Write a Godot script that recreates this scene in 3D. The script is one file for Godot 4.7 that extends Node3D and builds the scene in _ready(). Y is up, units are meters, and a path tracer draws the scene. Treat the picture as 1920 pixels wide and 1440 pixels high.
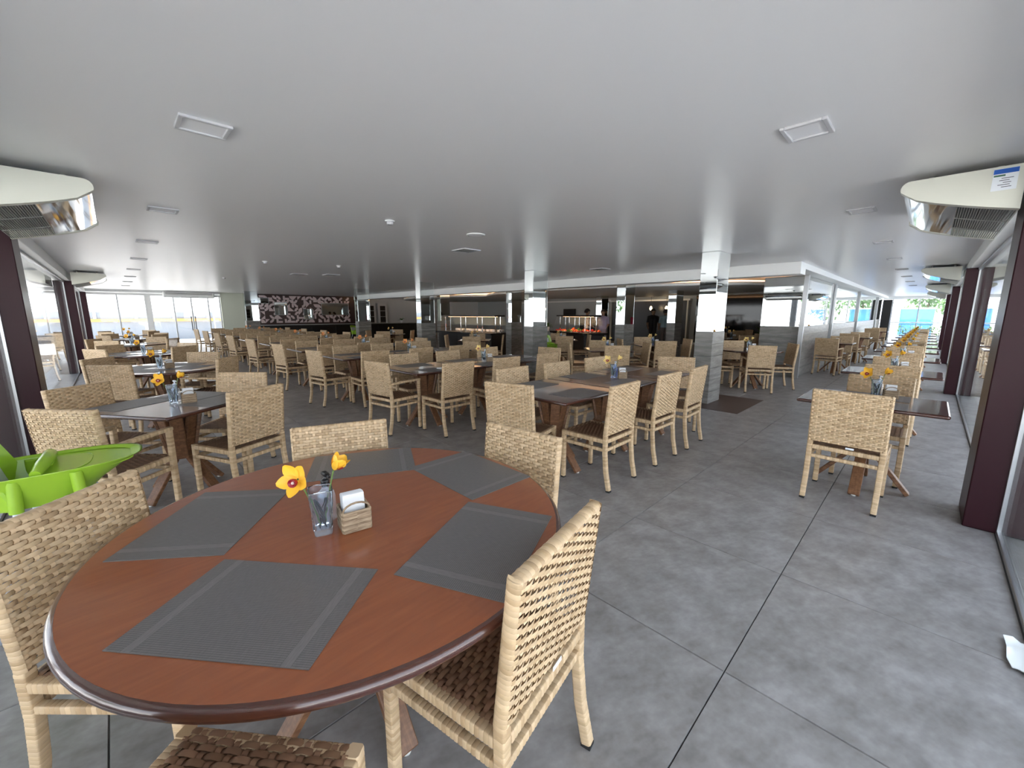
extends Node3D
# A hotel buffet restaurant seen from its glazed corner. x runs along the right-hand glass wall, -z along the left-hand one, y is up, metres.

const TILE := 0.9065
const CEIL := 2.41
const EYE := Vector3(0.0, 1.45, 0.0)
var rng := RandomNumberGenerator.new()
var M := {}
var used := {}
var meshes := {}

# ------------------------------------------------------------------ mesh builder
class MB:
	var v := PackedVector3Array()
	var n := PackedVector3Array()
	var c := PackedColorArray()
	var uv := PackedVector2Array()
	var ix := PackedInt32Array()
	var col := Color(1, 1, 1)
	var T := Transform3D()

	func vert(p: Vector3, nn: Vector3, u := Vector2.ZERO) -> int:
		v.append(T * p)
		n.append((T.basis * nn).normalized())
		c.append(col)
		uv.append(u)
		return v.size() - 1

	# points run counterclockwise seen from outside
	func poly(p: Array, u := []) -> void:
		var nn: Vector3 = (p[1] - p[0]).cross(p[2] - p[0])
		if nn.length_squared() < 1e-16 and p.size() > 3:
			nn = (p[2] - p[0]).cross(p[3] - p[0])
		nn = nn.normalized()
		var b := v.size()
		for k in p.size():
			vert(p[k], nn, u[k] if u.size() else Vector2(p[k].x, p[k].z))
		for k in range(1, p.size() - 1):
			ix.append_array([b, b + k + 1, b + k])

	func face(p: Array, out: Vector3, u := []) -> void:
		var nn: Vector3 = (p[1] - p[0]).cross(p[2] - p[0])
		if nn.dot(out) < 0:
			var q := p.duplicate()
			q.reverse()
			var uu := u.duplicate()
			uu.reverse()
			poly(q, uu)
		else:
			poly(p, u)

	func box(at: Vector3, size: Vector3, bevel := 0.0) -> void:
		var h := size * 0.5
		var b: float = min(bevel, min(h.x, min(h.y, h.z)) * 0.9)
		for a in 3:
			var a1 := (a + 1) % 3
			var a2 := (a + 2) % 3
			for s in [-1, 1]:
				var out := Vector3.ZERO
				out[a] = s
				var p := []
				for q in [[-1, -1], [1, -1], [1, 1], [-1, 1]]:
					var w := Vector3.ZERO
					w[a] = s * h[a]
					w[a1] = q[0] * (h[a1] - b)
					w[a2] = q[1] * (h[a2] - b)
					p.append(at + w)
				face(p, out, [Vector2(0, 0), Vector2(1, 0), Vector2(1, 1), Vector2(0, 1)])
				if b > 0:
					for s1 in [-1, 1]:
						var o2 := out
						o2[a1] = s1
						var e := []
						for q in [[0, -1], [1, -1], [1, 1], [0, 1]]:
							var w := Vector3.ZERO
							w[a] = s * (h[a] - (b if q[0] == 1 else 0.0))
							w[a1] = s1 * (h[a1] - (0.0 if q[0] == 1 else b))
							w[a2] = q[1] * (h[a2] - b)
							e.append(at + w)
						face(e, o2)
		if b > 0:
			for sx in [-1, 1]:
				for sy in [-1, 1]:
					for sz in [-1, 1]:
						var s3 := Vector3(sx, sy, sz)
						face([at + s3 * (h - Vector3(0, b, b)), at + s3 * (h - Vector3(b, 0, b)), at + s3 * (h - Vector3(b, b, 0))], s3)

	# rows of points, smooth shaded; rows[i][j]; closed: j wraps
	func sheet(rows: Array, closed := false, flip := false, u_scale := Vector2(1, 1)) -> void:
		var R := rows.size()
		var C: int = rows[0].size()
		var b := v.size()
		for i in R:
			for j in C:
				var ja := (j + 1) % C if closed else mini(j + 1, C - 1)
				var jb := (j - 1 + C) % C if closed else maxi(j - 1, 0)
				var du: Vector3 = rows[i][ja] - rows[i][jb]
				var dv: Vector3 = rows[mini(i + 1, R - 1)][j] - rows[maxi(i - 1, 0)][j]
				var nn := du.cross(dv)
				if nn.length_squared() < 1e-18:
					var i2 := mini(i + 1, R - 1) if i < R / 2 else maxi(i - 1, 0)
					du = rows[i2][ja] - rows[i2][jb]
					nn = du.cross(dv)
				if flip:
					nn = -nn
				vert(rows[i][j], nn if nn.length_squared() > 0 else Vector3.UP, Vector2(float(j) / max(1, C - 1), float(i) / max(1, R - 1)) * u_scale)
		for i in R - 1:
			for j in (C if closed else C - 1):
				var j2 := (j + 1) % C
				var p := b + i * C + j
				var q := b + i * C + j2
				var r := b + (i + 1) * C + j2
				var s := b + (i + 1) * C + j
				if flip:
					ix.append_array([p, q, r, p, r, s])
				else:
					ix.append_array([p, r, q, p, s, r])

	func lathe(profile: Array, seg := 16, at := Vector3.ZERO, sx := 1.0, sz := 1.0) -> void:
		var rows := []
		for q in profile:
			var row := []
			for k in seg:
				var a := TAU * k / seg
				row.append(at + Vector3(cos(a) * q.x * sx, q.y, -sin(a) * q.x * sz))
			rows.append(row)
		sheet(rows, true)

	func tube(pts: Array, radius, sides := 8, caps := true, squash := 1.0) -> void:
		var rows := []
		var side := Vector3.ZERO
		for i in pts.size():
			var d: Vector3 = (pts[mini(i + 1, pts.size() - 1)] - pts[maxi(i - 1, 0)]).normalized()
			if side == Vector3.ZERO:
				side = d.cross(Vector3.UP if absf(d.y) < 0.9 else Vector3.RIGHT).normalized()
			side = (side - d * side.dot(d)).normalized()
			var up := side.cross(d)
			var r: float = radius[i] if radius is Array else radius
			var row := []
			for k in sides:
				var a := TAU * k / sides
				row.append(pts[i] + side * cos(a) * r + up * sin(a) * r * squash)
			rows.append(row)
		sheet(rows, true, true)
		if caps:
			for e in [0, pts.size() - 1]:
				var o: Vector3 = pts[e] - pts[1 if e == 0 else e - 1]
				face(rows[e].duplicate(), o)

	# prism of a flat outline (x, y) between z0 and z1
	func prism(outline: PackedVector2Array, z0: float, z1: float) -> void:
		var o := outline
		if Geometry2D.is_polygon_clockwise(o):
			o = o.duplicate()
			o.reverse()
		var t := Geometry2D.triangulate_polygon(o)
		for s in [z0, z1]:
			for k in range(0, t.size(), 3):
				face([Vector3(o[t[k]].x, o[t[k]].y, s), Vector3(o[t[k + 1]].x, o[t[k + 1]].y, s), Vector3(o[t[k + 2]].x, o[t[k + 2]].y, s)], Vector3(0, 0, 1 if s == maxf(z0, z1) else -1))
		for k in o.size():
			var a := o[k]
			var b := o[(k + 1) % o.size()]
			var out := Vector3(b.y - a.y, a.x - b.x, 0)
			face([Vector3(a.x, a.y, z0), Vector3(b.x, b.y, z0), Vector3(b.x, b.y, z1), Vector3(a.x, a.y, z1)], out)

	func done(m: Material) -> ArrayMesh:
		var arr := []
		arr.resize(Mesh.ARRAY_MAX)
		arr[Mesh.ARRAY_VERTEX] = v
		arr[Mesh.ARRAY_NORMAL] = n
		arr[Mesh.ARRAY_COLOR] = c
		arr[Mesh.ARRAY_TEX_UV] = uv
		arr[Mesh.ARRAY_INDEX] = ix
		var me := ArrayMesh.new()
		me.add_surface_from_arrays(Mesh.PRIMITIVE_TRIANGLES, arr)
		me.surface_set_material(0, m)
		return me

# ------------------------------------------------------------------ naming helpers
func numbered(called: String) -> String:
	used[called] = used.get(called, -1) + 1
	return called if used[called] == 0 else "%s_%03d" % [called, used[called]]

func tag(o: Node, label := "", category := "", group := "", kind := "") -> Node:
	if label: o.set_meta("label", label)
	if category: o.set_meta("category", category)
	if group: o.set_meta("group", group)
	if kind: o.set_meta("kind", kind)
	return o

func thing(called: String, label: String, category: String, at := Vector3.ZERO, turn := 0.0, group := "") -> Node3D:
	var o := Node3D.new()
	o.name = numbered(called)
	add_child(o)
	o.position = at
	o.rotation.y = turn
	tag(o, label, category, group)
	return o

func part(called: String, me: Mesh, parent: Node) -> MeshInstance3D:
	var o := MeshInstance3D.new()
	o.name = called if parent != self else numbered(called)
	o.mesh = me
	parent.add_child(o, true)
	return o

func lone(called: String, me: Mesh, label: String, category: String, group := "") -> MeshInstance3D:
	var o := part(called, me, self)
	tag(o, label, category, group)
	return o

func struct(called: String, me: Mesh) -> MeshInstance3D:
	var o := part(called, me, self)
	tag(o, "", "", "", "structure")
	return o

func struct_root(called: String) -> Node3D:
	var o := Node3D.new()
	o.name = numbered(called)
	add_child(o)
	tag(o, "", "", "", "structure")
	return o

func copy(o: Node3D, called: String, label: String, at: Vector3, turn: float, group := "") -> Node3D:
	var c: Node3D = o.duplicate()
	c.name = numbered(called)
	add_child(c)
	c.position = at
	c.rotation.y = turn
	c.set_meta("label", label)
	if group: c.set_meta("group", group)
	return c

func facing(dx: float, dz: float) -> float:
	return atan2(-dx, -dz)

func nth(k: int) -> String:
	return ["first", "second", "third", "fourth", "fifth", "sixth", "seventh", "eighth", "ninth", "tenth", "eleventh", "twelfth"][k]

func bar(a: Vector3, b: Vector3, w: float, d: float, m: Material, bevel := 0.004, wide := Vector3.ZERO) -> ArrayMesh:
	var mb := MB.new()
	mb.T = along(a, b, wide)
	mb.box(Vector3(0, 0, 0), Vector3(w, (b - a).length(), d), bevel)
	return mb.done(m)

func along(a: Vector3, b: Vector3, wide := Vector3.ZERO) -> Transform3D:
	var y := (b - a).normalized()
	var x := wide
	if x == Vector3.ZERO:
		x = Vector3.RIGHT if absf(y.x) < 0.9 else Vector3.FORWARD
	x = (x - y * x.dot(y)).normalized()
	return Transform3D(Basis(x, y, x.cross(y)), (a + b) * 0.5)

func plain_box(at: Vector3, size: Vector3, m: Material, bevel := 0.0) -> ArrayMesh:
	var mb := MB.new()
	mb.box(at, size, bevel)
	return mb.done(m)

# ------------------------------------------------------------------ materials
func mat(called: String, c: Color, rough := 0.6, metal := 0.0) -> StandardMaterial3D:
	var m := StandardMaterial3D.new()
	m.resource_name = called
	m.albedo_color = c
	m.roughness = rough
	m.metallic = metal
	M[called] = m
	return m

func noise(seed_: int, freq: float, octaves := 4) -> FastNoiseLite:
	var f := FastNoiseLite.new()
	f.seed = seed_
	f.frequency = freq
	f.noise_type = FastNoiseLite.TYPE_SIMPLEX_SMOOTH
	f.fractal_octaves = octaves
	return f

func picture(w: int, h: int, f: Callable) -> ImageTexture:
	var im := Image.create(w, h, false, Image.FORMAT_RGB8)
	for y in h:
		for x in w:
			im.set_pixel(x, y, f.call(x, y))
	return ImageTexture.create_from_image(im)

func wood_texture(seed_: int, dark: Color, light: Color, stretch := 14.0) -> ImageTexture:
	var a := noise(seed_, 0.010, 4)
	var b := noise(seed_ + 9, 0.045, 3)
	return picture(512, 512, func(x, y):
		var t: float = 0.5 + 0.55 * a.get_noise_2d(x * 0.9, y * stretch * 0.35) + 0.35 * b.get_noise_2d(x * 0.22, y * 3.0)
		return dark.lerp(light, clampf(t, 0.0, 1.0)))

func build_materials() -> void:
	var a := noise(3, 0.006, 5)
	var b := noise(8, 0.05, 3)
	var c2 := noise(17, 0.018, 4)
	var slab := picture(1024, 1024, func(x, y):
		var t: float = 0.5 + 0.60 * a.get_noise_2d(x + 0.6 * y, y - 0.6 * x) + 0.32 * c2.get_noise_2d(x * 0.5 + y, y * 1.6 - x) + 0.16 * b.get_noise_2d(x, y)
		return Color(0.48, 0.465, 0.455).lerp(Color(0.62, 0.61, 0.605), clampf(t, 0.0, 1.0)))
	var m := mat("floor_tile", Color.WHITE, 0.36)
	m.albedo_texture = slab
	var m2 := mat("floor_tile_far", Color.WHITE, 0.36)
	m2.albedo_texture = slab
	m2.uv1_triplanar = true
	m2.uv1_world_triplanar = true
	m2.uv1_scale = Vector3(0.45, 0.45, 0.45)
	mat("grout", Color(0.30, 0.295, 0.29), 0.9)
	m = mat("inlay", Color(0.30, 0.235, 0.215), 0.45)
	m = mat("ceiling", Color(0.90, 0.90, 0.905), 0.30)
	mat("white_paint", Color(0.94, 0.945, 0.94), 0.55)
	mat("cream_wall", Color(0.86, 0.88, 0.82), 0.7)
	mat("grey_wall", Color(0.74, 0.765, 0.77), 0.7)
	m = mat("purple", Color(0.175, 0.065, 0.095), 0.36)
	m.metallic_specular = 0.32
	mat("aluminium", Color(0.72, 0.73, 0.74), 0.32, 0.9)
	mat("chrome", Color(0.86, 0.87, 0.88), 0.05, 1.0)
	mat("mirror", Color(0.86, 0.88, 0.88), 0.015, 1.0)
	mat("dark_glass", Color(0.04, 0.06, 0.07), 0.06)
	m = mat("glass", Color(0.90, 0.97, 0.95, 0.06), 0.0)
	m.transparency = BaseMaterial3D.TRANSPARENCY_ALPHA
	m = mat("weave", Color.WHITE, 0.52)
	m.vertex_color_use_as_albedo = true
	m = mat("tinted", Color.WHITE, 0.6)
	m.vertex_color_use_as_albedo = true
	# table wood, stained reddish brown under a satin lacquer
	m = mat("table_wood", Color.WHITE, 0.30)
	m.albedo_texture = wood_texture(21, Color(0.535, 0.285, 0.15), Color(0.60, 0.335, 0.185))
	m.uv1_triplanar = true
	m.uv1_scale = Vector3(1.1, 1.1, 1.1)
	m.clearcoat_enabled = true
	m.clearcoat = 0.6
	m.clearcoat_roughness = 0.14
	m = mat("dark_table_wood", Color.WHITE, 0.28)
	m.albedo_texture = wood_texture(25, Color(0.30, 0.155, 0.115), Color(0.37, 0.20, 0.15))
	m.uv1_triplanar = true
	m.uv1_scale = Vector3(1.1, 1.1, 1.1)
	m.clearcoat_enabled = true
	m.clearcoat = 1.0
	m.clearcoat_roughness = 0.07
	m = mat("edge_wood", Color(0.26, 0.125, 0.085), 0.25)
	m.clearcoat_enabled = true
	m.clearcoat = 0.8
	m.clearcoat_roughness = 0.10
	m = mat("leg_wood", Color.WHITE, 0.45)
	m.albedo_texture = wood_texture(31, Color(0.36, 0.235, 0.155), Color(0.58, 0.42, 0.29))
	m.uv1_triplanar = true
	m.uv1_scale = Vector3(3, 1.2, 3)
	mat("glide", Color(0.85, 0.85, 0.83), 0.5)
	mat("rubber", Color(0.12, 0.12, 0.12), 0.8)
	# placemats: woven vinyl with two plain bands
	var rib := noise(41, 0.3, 2)
	for k in 1:
		var base := Color(0.405, 0.39, 0.385)
		var tex := picture(512, 360, func(x, y):
			var t := 1.0
			var in_band: bool = (x > 44 and x < 70) or (x > 442 and x < 468)
			if in_band:
				t = 1.12
			elif x == 44 or x == 70 or x == 442 or x == 468:
				t = 0.8
			else:
				t = 0.86 if (y % 6) < 2 else 1.06
			t *= 1.0 + 0.07 * rib.get_noise_2d(x * 0.7, y * 0.1)
			return Color(base.r * t, base.g * t, base.b * t))
		m = mat("placemat", Color.WHITE, 0.42)
		m.albedo_texture = tex
	# column cladding
	m = mat("cladding", Color.WHITE, 0.34)
	var st := noise(51, 0.012, 4)
	m.albedo_texture = picture(512, 512, func(x, y):
		var t: float = 0.5 + 0.6 * st.get_noise_2d(x * 0.35, y * 2.2) + 0.2 * b.get_noise_2d(x * 0.3, y * 2.0)
		return Color(0.40, 0.395, 0.38).lerp(Color(0.60, 0.59, 0.57), clampf(t, 0.0, 1.0)))
	m.uv1_triplanar = true
	m.uv1_world_triplanar = true
	m.uv1_scale = Vector3(0.9, 0.9, 0.9)
	mat("mural_brown", Color(0.30, 0.225, 0.215), 0.2)
	mat("mural_pale", Color(0.90, 0.82, 0.82), 0.2)
	mat("black_panel", Color(0.035, 0.035, 0.05), 0.3)
	mat("dark_cabinet", Color(0.17, 0.15, 0.15), 0.4)
	mat("ac_cream", Color(0.83, 0.83, 0.78), 0.42)
	mat("ac_grill", Color(0.55, 0.55, 0.53), 0.5)
	mat("inner_plastic", Color(0.42, 0.42, 0.41), 0.7)
	mat("sticker_white", Color(0.88, 0.90, 0.92), 0.5)
	mat("sticker_blue", Color(0.10, 0.36, 0.72), 0.5)
	mat("sticker_green", Color(0.25, 0.42, 0.33), 0.5)
	mat("sticker_ink", Color(0.25, 0.27, 0.30), 0.6)
	mat("lamp_frame", Color(0.76, 0.76, 0.77), 0.5)
	mat("lamp_diffuser", Color(0.93, 0.93, 0.94), 0.4)
	m = mat("vase_glass", Color(0.90, 0.95, 1.0, 0.03), 0.02)
	m.transparency = BaseMaterial3D.TRANSPARENCY_ALPHA
	m.refraction_enabled = true
	m.refraction_scale = 0.05
	m = mat("bottle_clear", Color(0.88, 0.93, 0.98, 0.16), 0.04)
	m.transparency = BaseMaterial3D.TRANSPARENCY_ALPHA
	m = mat("bottle_blue", Color(0.30, 0.45, 0.85, 0.6), 0.1)
	m.transparency = BaseMaterial3D.TRANSPARENCY_ALPHA
	mat("pump_black", Color(0.05, 0.05, 0.06), 0.35)
	mat("pump_white", Color(0.86, 0.88, 0.92), 0.4)
	m = mat("petal", Color(0.95, 0.74, 0.22), 0.5)
	m.backlight_enabled = true
	m.backlight = Color(0.35, 0.22, 0.03)
	mat("petal_orange", Color(0.90, 0.62, 0.36), 0.5)
	mat("petal_cream", Color(0.93, 0.82, 0.52), 0.5)
	mat("lip", Color(0.55, 0.05, 0.12), 0.45)
	mat("lip_white", Color(0.95, 0.9, 0.85), 0.5)
	mat("stem", Color(0.36, 0.46, 0.22), 0.5)
	mat("twig", Color(0.14, 0.11, 0.10), 0.7)
	m = mat("basket", Color.WHITE, 0.8)
	var bn := noise(61, 0.06, 3)
	m.albedo_texture = picture(256, 256, func(x, y):
		var t: float = 0.5 + 0.5 * bn.get_noise_2d(x * 0.25, y * 2.0) + (0.18 if (y / 9) % 2 == 0 else -0.12)
		return Color(0.42, 0.34, 0.26).lerp(Color(0.74, 0.66, 0.55), clampf(t, 0.0, 1.0)))
	m.uv1_triplanar = true
	m.uv1_scale = Vector3(4, 4, 4)
	mat("napkin", Color(0.88, 0.885, 0.89), 0.8)
	mat("plate_white", Color(0.86, 0.87, 0.90), 0.25)
	m = mat("green_plastic", Color(0.61, 0.77, 0.22), 0.25)
	mat("pale_pad", Color(0.80, 0.84, 0.82), 0.6)
	mat("white_tube", Color(0.80, 0.83, 0.88), 0.3)
	mat("red_paint", Color(0.58, 0.03, 0.07), 0.3)
	mat("magenta", Color(0.72, 0.10, 0.25), 0.7)
	mat("food_orange", Color(0.82, 0.36, 0.16), 0.6)
	mat("food_red", Color(0.62, 0.10, 0.08), 0.6)
	mat("food_green", Color(0.28, 0.42, 0.12), 0.6)
	m = mat("terrace_stone", Color(0.40, 0.395, 0.395), 0.9)
	m = mat("paving", Color(0.87, 0.87, 0.868), 0.85)
	mat("outer_wall", Color(0.92, 0.92, 0.90), 0.8)
	mat("outer_grey", Color(0.50, 0.515, 0.54), 0.8)
	mat("porch_grey", Color(0.33, 0.32, 0.34), 0.8)
	mat("outer_orange", Color(0.86, 0.60, 0.30), 0.8)
	mat("outer_blue", Color(0.16, 0.45, 0.75), 0.5)
	mat("pool_blue", Color(0.25, 0.60, 0.85), 0.08)
	mat("awning", Color(0.93, 0.93, 0.92), 0.8)
	m = mat("leaf", Color(0.20, 0.36, 0.10), 0.55)
	m.backlight_enabled = true
	m.backlight = Color(0.16, 0.26, 0.04)
	mat("bark", Color(0.34, 0.27, 0.20), 0.9)
	m = mat("cove_light", Color(1.0, 0.86, 0.70), 0.5)
	m.emission_enabled = true
	m.emission = Color(1.0, 0.78, 0.58)
	m.emission_energy_multiplier = 3.0
	m = mat("food_light", Color(1.0, 0.9, 0.8), 0.5)
	m.emission_enabled = true
	m.emission = Color(1.0, 0.80, 0.60)
	m.emission_energy_multiplier = 2.0
	m = mat("pendant_light", Color(1.0, 0.95, 0.85), 0.5)
	m.emission_enabled = true
	m.emission = Color(1.0, 0.88, 0.70)
	m.emission_energy_multiplier = 2.0
	mat("skin", Color(0.52, 0.36, 0.27), 0.6)
	mat("paper", Color(0.88, 0.89, 0.88), 0.8)

# ------------------------------------------------------------------ the scene
func _ready() -> void:
	rng.seed = 7
	camera_and_light()
	build_materials()
	shell()
	outside()
	columns()
	bar_and_mural()
	inner_hall()
	furniture()
	ceiling_fittings()
	air_conditioners()
	high_chairs()
	odds_and_ends()
	people()

func camera_and_light() -> void:
	var cam := Camera3D.new()
	cam.name = "camera"
	add_child(cam)
	var a := deg_to_rad(45.7)
	var p := deg_to_rad(9.805)
	var fh := Vector3(cos(a), 0, -sin(a))
	var right := Vector3(sin(a), 0, cos(a))
	var f := fh * cos(p) + Vector3.DOWN * sin(p)
	var up := Vector3.UP * cos(p) + fh * sin(p)
	cam.transform = Transform3D(Basis(right, up, -f), EYE)
	cam.fov = rad_to_deg(2.0 * atan(720.0 / 758.0))
	cam.near = 0.03
	cam.far = 400.0
	cam.current = true
	var we := WorldEnvironment.new()
	we.name = "world"
	var e := Environment.new()
	e.background_mode = Environment.BG_SKY
	var sky := Sky.new()
	var sm := ProceduralSkyMaterial.new()
	sm.sky_top_color = Color(0.74, 0.80, 0.88)
	sm.sky_horizon_color = Color(0.93, 0.94, 0.945)
	sm.ground_bottom_color = Color(0.6, 0.6, 0.58)
	sm.ground_horizon_color = Color(0.86, 0.88, 0.9)
	sm.sky_curve = 0.2
	sm.energy_multiplier = 3.6
	sky.sky_material = sm
	e.sky = sky
	e.tonemap_mode = Environment.TONE_MAPPER_LINEAR
	e.tonemap_exposure = 1.7
	e.sdfgi_enabled = true
	e.ssao_enabled = true
	e.ssil_enabled = true
	we.environment = e
	add_child(we)
	var sun := DirectionalLight3D.new()
	sun.name = "sun"
	add_child(sun)
	sun.look_at_from_position(Vector3.ZERO, Vector3(0.15, -0.93, 0.30), Vector3.UP)
	sun.light_color = Color(1.0, 0.97, 0.92)
	sun.light_energy = 4.5
	sun.light_angular_distance = 0.53
	sun.shadow_enabled = true
	sun.sky_mode = DirectionalLight3D.SKY_MODE_LIGHT_ONLY

# ------------------------------------------------------------------ room shell
const XG := -0.75
const ZG := 0.49
const ZF := -22.7
const XE := 31.0

func shell() -> void:
	floor_tiles()
	var mb := MB.new()
	mb.box(Vector3(15.0, CEIL + 0.18, -11.9), Vector3(33.6, 0.36, 26.8), 0.01)
	struct("ceiling", mb.done(M.ceiling))
	# headers over the two glass walls
	struct("trim_1", plain_box(Vector3(15.1, 2.325, 0.58), Vector3(32.0, 0.17, 0.44), M.white_paint, 0.006))
	struct("trim_2", plain_box(Vector3(-0.83, 2.325, -11.2), Vector3(0.42, 0.17, 23.0), M.white_paint, 0.006))
	# narrow recessed track under each header
	struct("trim_3", plain_box(Vector3(15.1, 2.222, ZG), Vector3(32.0, 0.035, 0.06), M.aluminium, 0.003))
	struct("trim_4", plain_box(Vector3(XG, 2.222, -11.2), Vector3(0.06, 0.035, 23.0), M.aluminium, 0.003))
	var rx := [4.06, 10.8, 17.5, 24.2]
	for k in 4:
		var c := thing("window_pillar", "glossy purple pillar of the right glass wall, %s from the camera" % ["nearest", "second", "third", "fourth"][k], "pillar", Vector3(rx[k] + 0.22, 0, 0.56), 0.0, "purple pillars of the right glass wall")
		part("body", plain_box(Vector3(0, 1.12, 0), Vector3(0.44, 2.24, 0.48), M.purple, 0.006), c)
		part("cap_plate", plain_box(Vector3(-0.223, 2.12, -0.03), Vector3(0.012, 0.20, 0.10), M.purple, 0.002), c)
		part("edge_strip", plain_box(Vector3(-0.228, 1.12, -0.075), Vector3(0.012, 2.2, 0.022), M.aluminium, 0.002), c)
	var lz := [-6.0, -14.6, -21.3]
	for k in 3:
		var c := thing("window_pillar", "glossy purple pillar of the left glass wall, %s from the camera" % ["nearest", "second", "third"][k], "pillar", Vector3(-0.82, 0, lz[k] - 0.22), 0.0, "purple pillars of the left glass wall")
		part("body", plain_box(Vector3(0, 1.12, 0), Vector3(0.48, 2.24, 0.44), M.purple, 0.006), c)
		part("cap_plate", plain_box(Vector3(0.03, 2.12, 0.223), Vector3(0.10, 0.20, 0.012), M.purple, 0.002), c)
		part("edge_strip", plain_box(Vector3(0.075, 1.12, 0.228), Vector3(0.022, 2.2, 0.012), M.aluminium, 0.002), c)
	# glazing of the right wall
	var from := XG
	for k in 5:
		var to: float = rx[k] if k < 4 else XE
		glazing(Vector3(from, 0, ZG), Vector3(to, 0, ZG), 3 if to - from < 5.5 else 4, 2.205)
		from = to + 0.44
	from = ZG
	for k in 4:
		var to: float = lz[k] if k < 3 else ZF
		glazing(Vector3(XG, 0, from), Vector3(XG, 0, to), 1 if from - to < 2.0 else 4, 2.205)
		from = to - 0.44
	far_glazing()
	# far end of the right-hand aisle
	var w := struct_root("window_20")
	part("frame", plain_box(Vector3(XE, 1.0, -0.55), Vector3(0.06, 0.06, 2.1), M.white_paint, 0.004), w)
	part("frame", plain_box(Vector3(XE, 2.33, -0.75), Vector3(0.10, 0.16, 2.5), M.white_paint, 0.004), w)
	for z in [-1.6, -0.55, 0.45]:
		part("frame", plain_box(Vector3(XE, 1.15, z), Vector3(0.05, 2.3, 0.05), M.aluminium, 0.004), w)
	for z in [-1.075, -0.05]:
		part("pane", plain_box(Vector3(XE, 1.62, z), Vector3(0.012, 1.24, 0.97), M.glass), w)
		part("pane", plain_box(Vector3(XE, 0.5, z), Vector3(0.012, 0.94, 0.97), M.glass), w)
	struct("door_1", plain_box(Vector3(XE + 0.02, 1.12, -1.82), Vector3(0.08, 2.24, 0.38), M.black_panel, 0.004))
	# walls
	struct("wall_far", plain_box(Vector3(4.20, 1.205, ZF - 0.1), Vector3(1.15, 2.41, 0.2), M.cream_wall, 0.004))
	struct("wall_mural", plain_box(Vector3(7.3, 1.205, ZF - 0.14), Vector3(5.2, 2.41, 0.2), M.mural_brown, 0.002))
	struct("wall_back", plain_box(Vector3(15.0, 1.205, -24.3), Vector3(10.8, 2.41, 0.2), M.white_paint))
	struct("wall_side", plain_box(Vector3(9.75, 1.205, -23.5), Vector3(0.2, 2.41, 1.5), M.white_paint))
	struct("wall_inner", plain_box(Vector3(20.1, 1.205, -13.5), Vector3(0.2, 2.41, 21.4), M.grey_wall))
	mirror_wall()
	soffit()

func glazing(a: Vector3, b: Vector3, panes: int, top: float) -> void:
	var w := struct_root("window_%d" % (used.get("#w", 0) + 1))
	used["#w"] = used.get("#w", 0) + 1
	var d := (b - a).normalized()
	var l := (b - a).length()
	var along_x := absf(d.x) > 0.5
	var each := l / panes
	for k in panes:
		var c := a + d * (each * (k + 0.5)) + Vector3(0, top * 0.5 + 0.014, 0)
		var s := Vector3(each - 0.006, top - 0.03, 0.010) if along_x else Vector3(0.010, top - 0.03, each - 0.006)
		part("pane", plain_box(c, s, M.glass), w)
		var cb := a + d * (each * (k + 0.5)) + Vector3(0, 0.0125, 0)
		part("rail", plain_box(cb, Vector3(each, 0.025, 0.034) if along_x else Vector3(0.034, 0.025, each), M.aluminium, 0.003), w)

func far_glazing() -> void:
	var w := struct_root("window_19")
	var z := ZF
	for x in [XG + 0.03, 0.22, 1.13, 1.95, 2.55, 3.15, 3.58]:
		var wide: float = 0.20 if x == 1.13 else 0.05
		part("frame", plain_box(Vector3(x, 1.1, z), Vector3(wide, 2.2, 0.07), M.white_paint if wide > 0.1 else M.aluminium, 0.004), w)
	part("frame", plain_box(Vector3(1.42, 2.25, z), Vector3(4.4, 0.10, 0.09), M.white_paint, 0.004), w)
	part("header", plain_box(Vector3(1.42, 2.36, z), Vector3(4.4, 0.10, 0.2), M.white_paint, 0.004), w)
	var xs := [XG, 0.22, 1.13, 1.95, 2.55, 3.15, 3.58]
	for k in 6:
		part("pane", plain_box(Vector3((xs[k] + xs[k + 1]) * 0.5, 1.1, z), Vector3(xs[k + 1] - xs[k] - 0.05, 2.19, 0.010), M.glass), w)
	for x in [2.48, 2.62]:
		part("handle", bar(Vector3(x, 0.75, z + 0.06), Vector3(x, 1.35, z + 0.06), 0.03, 0.03, M.pump_black, 0.006), w)

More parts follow.
